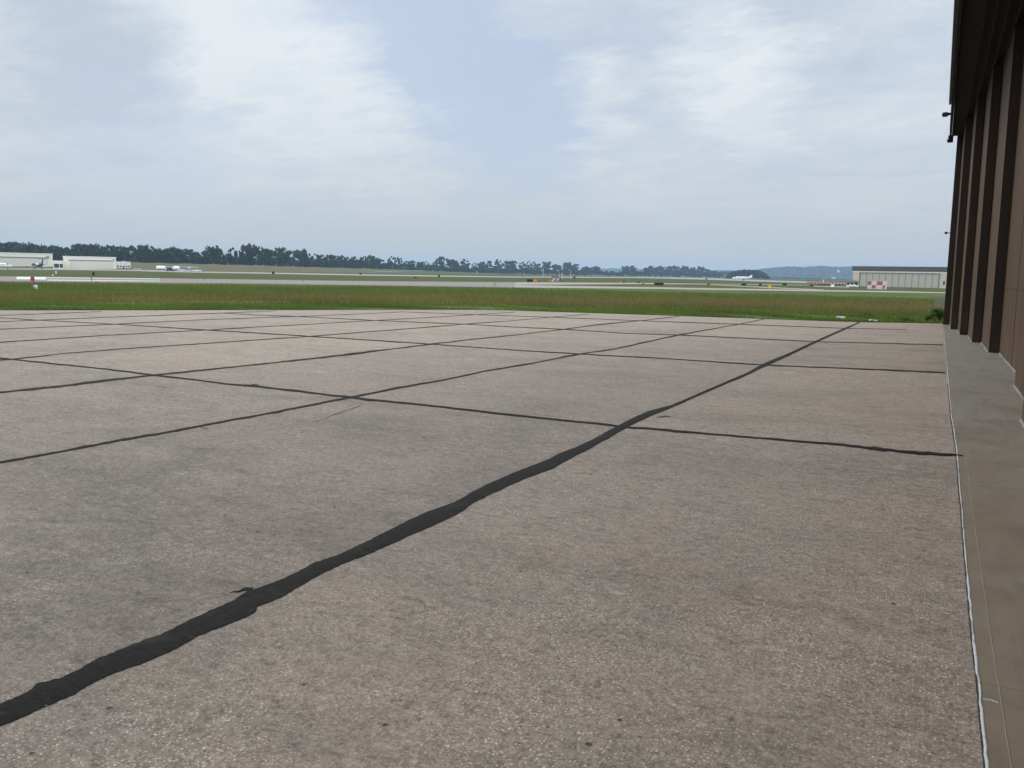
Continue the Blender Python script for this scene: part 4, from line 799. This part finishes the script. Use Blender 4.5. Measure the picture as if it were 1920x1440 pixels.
# ------------------------------------------------------------------ aircraft and vehicles
def jet(loc, rz, lab, L=14.5, belly=None, finm=None, fintop=None, grp='parked business jets'):
    belly = belly or M['white']; finm = finm or M['white']; fintop = fintop or finm
    t = thing('business_jet', lab, 'jet', loc, rz, grp); k = L/14.5; zc = 1.75*k
    prof = [(-7.2, .04, -.35), (-6.9, .28, -.3), (-6.2, .55, -.2), (-5.2, .78, -.05), (-4.2, .92, .05), (-2, .95, .08), (2, .95, .08), (4, .85, .14), (5.6, .58, .3), (6.9, .25, .5), (7.3, .08, .55)]
    m = MB(); m.loft([[(x*k, r*k*math.cos(a), zc+dz*k+r*k*math.sin(a)) for a in np.linspace(0, 2*math.pi, 16, endpoint=False)] for x, r, dz in prof]); m.build('fuselage', belly, t, True)
    for sgn in (-1, 1):
        m = MB(); m.loft([[(-.9*k, .8*sgn*k, zc-.62*k), (1.6*k, .8*sgn*k, zc-.62*k), (1.6*k, .8*sgn*k, zc-.48*k), (-.9*k, .8*sgn*k, zc-.38*k)], [(1.3*k, 6.9*sgn*k, zc-.2*k), (2.2*k, 6.9*sgn*k, zc-.2*k), (2.2*k, 6.9*sgn*k, zc-.15*k), (1.3*k, 6.9*sgn*k, zc-.13*k)]]); m.build('wing', M['white'], t)
        m = MB(); m.lathe([(-1.3*k, .36*k), (-1.2*k, .46*k), (.2*k, .46*k), (1.5*k, .28*k)], 14, 'x', (4.2*k, 1.42*sgn*k, zc+.55*k)); m.box(3.6*k, 4.8*k, min(.8*sgn, 1.1*sgn)*k, max(.8*sgn, 1.1*sgn)*k, zc+.42*k, zc+.58*k); en = m.build('engine', M['white'], t, False)
        m = MB(); m.lathe([(-1.33*k, .30*k), (-1.30*k, .34*k)], 14, 'x', (4.2*k, 1.42*sgn*k, zc+.55*k)); m.build('intake', M['black'], en)
        m = MB(); m.loft([[(6.5*k, .05*sgn*k, zc+2.95*k), (7.8*k, .05*sgn*k, zc+2.95*k), (7.8*k, .05*sgn*k, zc+3.05*k), (6.5*k, .05*sgn*k, zc+3.07*k)], [(7.4*k, 2.6*sgn*k, zc+3*k), (8.1*k, 2.6*sgn*k, zc+3*k), (8.1*k, 2.6*sgn*k, zc+3.05*k), (7.4*k, 2.6*sgn*k, zc+3.06*k)]]); m.build('tailplane', fintop, t)
        m = MB(); m.tube((1.2*k, 1.3*sgn*k, zc-.5*k), (1.25*k, 1.35*sgn*k, .35*k), .07*k, None, 8); gr = m.build('landing_gear', M['gray'], t); m = MB(); m.lathe([(-.14*k, .3*k), (-.1*k, .36*k), (.1*k, .36*k), (.14*k, .3*k)], 14, 'y', (1.25*k, 1.4*sgn*k, .35*k)); m.build('wheel', M['tire'], gr)
    m = MB(); m.loft([[(4.6*k, -.1*k, zc+.6*k), (7.0*k, -.1*k, zc+.6*k), (7.0*k, .1*k, zc+.6*k), (4.6*k, .1*k, zc+.6*k)], [(6.3*k, -.06*k, zc+2.4*k), (7.5*k, -.06*k, zc+2.4*k), (7.5*k, .06*k, zc+2.4*k), (6.3*k, .06*k, zc+2.4*k)]]); m.build('tail_fin', finm, t)
    m = MB(); m.loft([[(6.3*k, -.07*k, zc+2.4*k), (7.5*k, -.07*k, zc+2.4*k), (7.5*k, .07*k, zc+2.4*k), (6.3*k, .07*k, zc+2.4*k)], [(6.9*k, -.05*k, zc+3.1*k), (7.9*k, -.05*k, zc+3.1*k), (7.9*k, .05*k, zc+3.1*k), (6.9*k, .05*k, zc+3.1*k)]]); m.build('fin_tip', fintop, t)
    m = MB(); m.tube((-5*k, 0, zc-.6*k), (-5*k, 0, .3*k), .06*k, None, 8); gr = m.build('nose_gear', M['gray'], t); m = MB(); m.lathe([(-.09*k, .22*k), (.09*k, .22*k)], 12, 'y', (-5*k, 0, .24*k)); m.build('wheel', M['tire'], gr)
    for i in range(6):
        for sgn in (-1, 1): m = MB(); m.box((-3.4+i*.95)*k, (-3.0+i*.95)*k, min(.9*sgn, .965*sgn)*k, max(.9*sgn, .965*sgn)*k, zc+.22*k, zc+.55*k); m.build('window', M['glass'], t)
    m = MB(); m.loft([[(-5.3*k, y*k, zc+a*k), (-4.5*k, y*k*1.08, zc+(a+.22)*k), (-4.4*k, y*k*1.08, zc+(a+.05)*k), (-5.2*k, y*k, zc+(a-.2)*k)] for y, a in ((-.72, .42), (-.3, .74), (.3, .74), (.72, .42))]); m.build('windscreen', M['glass'], t)
    return t
p = G(1391, 525.6); jet(p, facing(p)+.12, 'white business jet with dark topped tail rolling on the far runway', 37.5*depth(p)/FPX*.97, fintop=M['navy'])
p = G(70.5, 504.6); jet(p, facing(p)-1.25, 'dark bellied jet with tall dark tail parked before the cream hangar', 16., belly=M['navy'], finm=M['navy'], fintop=M['navy'])
p = G(-8, 504.2); jet(p, facing(p)+math.pi+.25, 'white jet cut off by the left picture edge', 14.)

def wheels(t, xs, y, r=.34, w_=.22):
    for xx in xs:
        for sgn in (-1, 1):
            m = MB(); m.lathe([(-w_/2, r*.8), (-w_*.4, r), (w_*.4, r), (w_/2, r*.8)], 14, 'y', (xx, y*sgn, r)); wh = m.build('wheel', M['tire'], t); m = MB(); m.lathe([(-w_*.55, r*.55), (w_*.55, r*.55)], 10, 'y', (xx, y*sgn, r)); m.build('rim', M['silver'], wh)
def sedan(loc, rz, lab, body, L=4.7, Hh=1.45, wagon=0):
    t = thing('parked_car', lab, 'car', loc, rz, 'cars parked on the far apron'); h = L/2
    m = MB(); m.loft([[(x, y, z) for x, z in ((-h, .35), (h, .35), (h, .72), (h-.25, .88), (h*.42, .95), (-h*.6, .98), (-h+.1, .85))] for y in (-.88, .88)]); m.build('body', body, t)
    m = MB(); m.loft([[(-h*.62-wagon*.5, -.8, .96), (h*.42, -.8, .94), (h*.42, .8, .94), (-h*.62-wagon*.5, .8, .96)], [(-h*.36-wagon*.7, -.62, Hh), (h*.12, -.62, Hh), (h*.12, .62, Hh), (-h*.36-wagon*.7, .62, Hh)]]); cb = m.build('cabin', M['glass'], t)
    m = MB(); m.box(-h*.36-wagon*.7, h*.12, -.6, .6, Hh+.002, Hh+.05); m.build('roof', body, t)
    for y in (-.6, .6): m = MB(); m.box(h-.05, h+.02, y-.2, y+.2, .6, .75); m.build('headlight', M['trim'], t)
    for y in (-.6, .6): m = MB(); m.box(-h-.02, -h+.06, y-.2, y+.2, .62, .78); m.build('tail_light', M['red'], t)
    wheels(t, (-h*.6, h*.62), .82)
def tanker(loc, rz, lab, L, trailer=True):
    t = thing('tank_truck', lab, 'truck', loc, rz, 'white trucks on the far apron')
    m = MB(); m.lathe([(-L/2, .5), (-L/2+.25, 1.05), (-L/2+.5, 1.15), (L/2-2.4, 1.15), (L/2-2.1, 1.05), (L/2-1.95, .5)], 18, 'x', (0, 0, 1.75)); m.build('tank', M['white'], t, True)
    m = MB(); m.bevelbox(L/2-1.85, L/2, -1.1, 1.1, .55, 2.55, .15); cb = m.build('cab', M['white'], t); m = MB(); m.box(L/2+.002, L/2+.04, -.95, .95, 1.5, 2.3); m.build('windscreen', M['glass'], cb)
    for y in (-1.12, 1.1): m = MB(); m.box(L/2-1.5, L/2-.4, y-.01, y+.03, 1.5, 2.25); m.build('window', M['glass'], cb)
    m = MB(); m.box(-L/2+.1, L/2-.1, -.5, .5, .5, .72); m.build('chassis', M['gray'], t)
    wheels(t, (-L/2+1, -L/2+2.1, L/2-1), .95, .48, .3)
def gp(px, py): return G(px, py)
p = G(305, 507.2); tanker(p, facing(p), 'white tank truck left of the dark blue van on the far apron', 7.4)
p = G(328, 507.8); tanker(p, facing(p)+math.pi, 'white tank truck right of the dark blue van on the far apron', 5.8)
p = G(319.5, 508.8); sedan(p, facing(p)+.6, 'dark blue van in front of the white tank trucks', M['navy'], 4.6, 2.0, 1)
p = G(340.5, 508.6); sedan(p, facing(p), 'white car just right of the white tank trucks', M['white'], 4.4)
p = G(353.5, 508.8); sedan(p, facing(p), 'pale car under the wing of the small white aeroplane', M['pale'], 4.2)
p = G(369.5, 509.2); sedan(p, facing(p)+math.pi, 'white car at the right end of the vehicle row', M['white'], 5.)
p = G(258, 506.3); sedan(p, facing(p)+.4, 'lone white car parked right of the small office', M['pale'], 4.4)
p = G(355, 507.4); rz = facing(p)
t = thing('small_aeroplane', 'small white high winged aeroplane parked among the cars', 'aeroplane', p, rz-1.4); k = 1.1
m = MB(); m.loft([[(x*k, r*k*math.cos(a), (1.45+dz)*k+r*k*1.15*math.sin(a)) for a in np.linspace(0, 2*math.pi, 12, endpoint=False)] for x, r, dz in ((-3, .3, 0), (-2.7, .5, 0), (-1.4, .62, .08), (.6, .62, .12), (2, .4, .15), (4.2, .14, .25))]); m.build('fuselage', M['white'], t, True)
m = MB(); m.box(-1.2*k, .4*k, -5.5*k, 5.5*k, 2.22*k, 2.36*k, top=(-1.1*k, .3*k, -5.5*k, 5.5*k)); m.build('wing', M['white'], t)
m = MB(); m.loft([[(3.2*k, -.05, 1.75*k), (4.4*k, -.05, 1.75*k), (4.4*k, .05, 1.75*k), (3.2*k, .05, 1.75*k)], [(4*k, -.03, 2.9*k), (4.6*k, -.03, 2.9*k), (4.6*k, .03, 2.9*k), (4*k, .03, 2.9*k)]]); m.build('tail_fin', M['white'], t)
m = MB(); m.box(3.6*k, 4.4*k, -1.6*k, 1.6*k, 1.7*k, 1.78*k); m.build('tailplane', M['white'], t)
m = MB(); m.box(-3.12*k, -3.02*k, -.9*k, .9*k, 1.38*k, 1.5*k); m.build('propeller', M['black'], t)
for sgn in (-1, 1):
    m = MB(); m.tube((0, .5*sgn*k, 1.1*k), (.1, 1.2*sgn*k, .25*k), .06, None, 6); gr = m.build('landing_gear', M['white'], t); m = MB(); m.lathe([(-.09, .2*k), (.09, .2*k)], 10, 'y', (.1, 1.2*sgn*k, .22*k)); m.build('wheel', M['tire'], gr)
m = MB(); m.tube((-2.4*k, 0, 1.1*k), (-2.5*k, 0, .25*k), .05, None, 6); gr = m.build('nose_gear', M['white'], t); m = MB(); m.lathe([(-.08, .18*k), (.08, .18*k)], 10, 'y', (-2.5*k, 0, .2*k)); m.build('wheel', M['tire'], gr)
m = MB(); m.box(-1.7*k, .2*k, -.63*k, .63*k, 1.75*k, 2.15*k, top=(-1.2*k, .2*k, -.55*k, .55*k)); m.build('window', M['glass'], t)

# ------------------------------------------------------------------ trees
def tree_proto(i, kind):
    """unit tree: 1 m tall, 1 m wide; scaled when placed"""
    rg = np.random.default_rng(100+i); root = thing('tree', 'tree', 'tree'); m = MB()
    m.loft([[(r*math.cos(a)+lx, r*math.sin(a), z) for a in np.linspace(0, 6.283, 7, endpoint=False)] for z, r, lx in ((-.02, .03, 0), (.2, .022, .004), (.45, .015, -.008), (.75, .006, .01))])
    lim = []
    for k in range(7):
        a = rg.uniform(0, 6.28); z0 = rg.uniform(.22, .6); z1 = z0+rg.uniform(.15, .3); rr = rg.uniform(.2, .42)
        e = (rr*math.cos(a), rr*math.sin(a), min(.92, z1)); m.tube((0, 0, z0), e, .011, .004, 5); lim.append(e)
    m.build('trunk', M['bark'], root)
    bl = []
    if kind == 'round': n, sp, lo_, wdt = 26, 1., .30, .46
    elif kind == 'tall': n, sp, lo_, wdt = 24, .9, .22, .40
    elif kind == 'sparse': n, sp, lo_, wdt = 15, .72, .34, .46
    else: n, sp, lo_, wdt = 30, 1.05, .12, .48
    for k in range(n):
        u = rg.random()**.8; z = lo_+(.95-lo_)*u; env = wdt*math.sqrt(max(.05, 1-((z-.6)/.46)**2)); a = rg.uniform(0, 6.28); rr = env*math.sqrt(rg.random())*.92
        s_ = rg.uniform(.085, .16)*sp; bl.append((rr*math.cos(a), rr*math.sin(a), z, s_, s_, s_*.62))
    for e in lim: bl.append((e[0], e[1], e[2], .12*sp, .12*sp, .08*sp))
    raw_mesh('crown', leafcloud(bl, 34 if kind != 'sparse' else 24,   .058, 200+i), 4, M['leafA' if i % 2 else 'leafB'], root)
    return root
KINDS_ = ['round', 'tall', 'sparse', 'full', 'round', 'full', 'tall', 'sparse']
protos = [tree_proto(i, k) for i, k in enumerate(KINDS_)]
ptype = {'r': (0, 4), 't': (1, 6), 's': (2, 7), 'f': (3, 5)}
used = set()
DT = np.array([(-260, 680), (-50, 680), (120, 680), (255, 685), (480, 745), (720, 1120), (840, 1330), (960, 1550), (1100, 1750), (1240, 1900), (1360, 1900)], float)
def tree(px, ytop, wpx, ty, lab, dd=0., grp='trees along the far treeline'):
    d = np.interp(px, DT[:, 0], DT[:, 1])*(1+dd); p = atD(px, d); s = d/FPX; yh = H0+HS*px; h = (yh-ytop)*s + H-ZF
    q = random.choice(ptype[ty])
    if q not in used: o = protos[q]; used.add(q)
    else: o = copy_tree(protos[q])
    o.location = (float(p[0]), float(p[1]), ZF); o.rotation_euler = (0, 0, random.uniform(0, 6.28)); wd = max(wpx*s, h*.42)*1.45; o.scale = (wd, wd, h*1.03)
    o['label'] = lab; o['category'] = 'tree'; o['group'] = grp
    return o
NUM = ['first', 'second', 'third', 'fourth', 'fifth', 'sixth', 'seventh', 'eighth', 'ninth', 'tenth', 'eleventh', 'twelfth', 'thirteenth', 'fourteenth', 'fifteenth', 'sixteenth', 'seventeenth', 'eighteenth', 'nineteenth', 'twentieth']
LOOK = {'r': 'round crowned', 't': 'tall narrow', 's': 'thin open crowned', 'f': 'broad dense'}
sections = [
 ('behind the cream hangars at far left', [(-60, 459, 30, 'f'), (-30, 458, 28, 'r'), (-8, 457, 22, 'r'), (9, 457, 16, 't'), (27, 455.5, 30, 'f'), (46, 458, 24, 'r'), (60, 457, 26, 'r'), (76, 461, 22, 'r'), (92, 463, 22, 'f'), (106, 461, 24, 'r'), (122, 465, 20, 'f'), (143, 459.5, 26, 'r'), (157, 459, 30, 'f'), (174, 460, 28, 'f'), (190, 463, 18, 'r'), (202, 460, 20, 's'), (219, 461.5, 20, 'r'), (234, 464, 18, 'f')]),
 ('above the tank trucks and parked cars', [(249, 461, 18, 's'), (263, 460, 18, 'r'), (273, 460.5, 18, 'r'), (288, 463, 14, 's'), (298, 468, 18, 'f'), (310, 468, 16, 'r'), (325, 464.5, 28, 'r'), (338, 468, 18, 'f'), (350, 469, 24, 'f'), (369, 473.5, 16, 'f'), (384, 473, 16, 'f')]),
 ('in the tallest group right of the cars', [(399, 464, 26, 'r'), (411, 462, 20, 's'), (437, 465.5, 17, 's'), (451, 467, 15, 's'), (462, 462, 16, 't'), (473, 459.5, 22, 'r'), (497, 466, 24, 'r'), (521, 466, 18, 's'), (533, 464.5, 22, 'r'), (565, 468.5, 22, 'r'), (577, 476, 14, 'f')]),
 ('along the lower row left of the ramp road', [(591, 477, 14, 's'), (604, 478, 16, 'r'), (617, 478.5, 14, 'f'), (629, 480, 14, 'f'), (641, 479, 15, 's'), (652, 482, 14, 'r'), (664, 481, 12, 's'), (676, 484, 13, 'f'), (687, 481, 10, 's'), (698, 479.5, 20, 'r'), (712, 487, 15, 'f')]),
 ('above the ramp road and green mound', [(733, 481.5, 14, 's'), (747, 482.5, 12, 's'), (763, 489.5, 12, 'r'), (774, 489.5, 10, 't'), (789, 491, 12, 'r'), (800, 490.5, 10, 's'), (806, 498, 9, 'f'), (817, 485.5, 12, 's'), (828, 482.5, 13, 't'), (843, 486, 15, 'r'), (854, 489, 12, 'r'), (872, 486.5, 18, 's'), (888, 493, 8, 's'), (903, 491, 14, 'r'), (917, 490, 8, 't')]),
 ('behind the antenna mast', [(935, 487, 18, 's'), (953, 490, 14, 'f'), (963, 490, 13, 't'), (979, 491.5, 14, 's'), (992, 490.5, 10, 's'), (1003, 491, 9, 's'), (1010, 495, 8, 't'), (1026, 491, 14, 'r'), (1042, 496, 14, 'r'), (1049, 497, 8, 's'), (1063, 493, 16, 'f'), (1078, 495.5, 12, 'f')]),
 ('in the broken row right of the mast', [(1098, 500, 13, 'r'), (1108, 501, 10, 'r'), (1118, 499.5, 12, 'r'), (1172, 499, 12, 'r'), (1183, 499, 14, 'f'), (1217, 499.5, 16, 'f'), (1228, 502, 12, 'f'), (1237, 499, 12, 'r'), (1249, 500.5, 12, 'f'), (1260, 498.5, 12, 'r'), (1270, 500, 12, 'f'), (1283, 498.8, 12, 'r'), (1297, 502, 14, 'f'), (1313, 500, 12, 'r'), (1326, 505, 12, 'f'), (1341, 508, 12, 'f')]),
]
for sec, items in sections:
    for i, (px, yt, wp, ty) in enumerate(items):
        tree(px, yt, wp, ty, f'{LOOK[ty]} tree {sec}, {NUM[i]} from left', dd=random.uniform(-.012, .02))
for i, o in enumerate(protos):
    if i not in used:
        for ch in list(o.children): bpy.data.objects.remove(ch)
        bpy.data.objects.remove(o)
# undergrowth that joins the trees into one dark band
rg = np.random.default_rng(77); bl = []
for px in np.arange(-90, 1352, 2.1):
    if 1128 < px < 1160: top = 509.5
    else: top = np.interp(px, [-90, 0, 150, 240, 390, 480, 590, 700, 760, 830, 960, 1100, 1180, 1240, 1350], [466, 466, 467, 469, 478, 480, 485, 491, 497, 500, 503, 507, 509, 508.5, 512])
    top += rg.normal(0, 1.6)
    d = np.interp(px, DT[:, 0], DT[:, 1])*(1+rg.uniform(-.02, .05)); p = atD(px, d); s = d/FPX; hh = (H0+HS*px-top)*s+H-ZF
    for k in range(3): z = hh*rg.uniform(.3, .85); bl.append((p[0]+rg.normal(0, 2), p[1]+rg.normal(0, 2), ZF+z, 2.2*s*1.1+.6, 2.2*s+.6, hh*.26))
V = np.concatenate([leafcloud([b], 34, max(.9, .0011*math.hypot(b[0], b[1])), 500+i) for i, b in enumerate(bl)])
tag(raw_mesh('undergrowth', V, 4, M['hedge']), 'dark continuous undergrowth along the foot of the treeline', None, None, 'stuff')
# rounded wood behind the jet and its paler neighbour
def wood(pts, d, deep, lab, mat, seedv, n=150, size=1.3, x0=None):
    rg = np.random.default_rng(seedv); a = np.array(pts, float); bl = []
    for _ in range(n):
        px = rg.uniform(a[0, 0], a[-1, 0]); dd = d*(1+rg.uniform(0, deep)); s = dd/FPX; p = atD(px, dd); top = np.interp(px, a[:, 0], a[:, 1]); hh = max(1.5, (H0+HS*px-top)*s+H-ZF)
        z = hh*rg.uniform(.1, .92)**.8; bl.append((p[0], p[1], ZF+z, 3.2, 3.2, min(2.4, hh*.2)))
    return tag(raw_mesh('wood', leafcloud(bl, 60, size, seedv), 4, mat), lab, None, None, 'stuff')
wood([(1362, 521), (1370, 511), (1382, 508), (1396, 506.5), (1412, 507), (1424, 508.5), (1434, 513), (1442, 521)], 1500, .03, 'dark rounded wood just behind the white jet', M['hedge'], 31, 330, 1.3)
wood([(1340, 520), (1350, 509.5), (1362, 508.8), (1376, 511), (1384, 519)], 2600, .03, 'paler hazy wood left of the rounded wood', M['hill'], 32, 150, 1.8)
wood([(1440, 518.5), (1500, 521), (1560, 523), (1600, 524)], 2700, .03, 'thin dark tree belt at the foot of the blue ridge', M['hill'], 33, 200, 1.6)

# ------------------------------------------------------------------ haze
m = MB(); m.box(-6700, 6700, -6700, 6700, -3, 95)
hm = bpy.data.materials.new('haze_air'); hm.use_nodes = True; nt = hm.node_tree; nt.nodes.remove(nt.nodes['Principled BSDF'])
pv = nt.nodes.new('ShaderNodeVolumePrincipled'); pv.inputs['Color'].default_value = (.50, .72, 1, 1); pv.inputs['Density'].default_value = .00014; pv.inputs['Anisotropy'].default_value = .2
nt.links.new(pv.outputs[0], nt.nodes['Material Output'].inputs['Volume'])
tag(m.build('haze', hm), 'thin bluish summer haze over the airfield', None, None, 'stuff')
scene.cycles.volume_bounces = 1; scene.cycles.max_bounces = 6
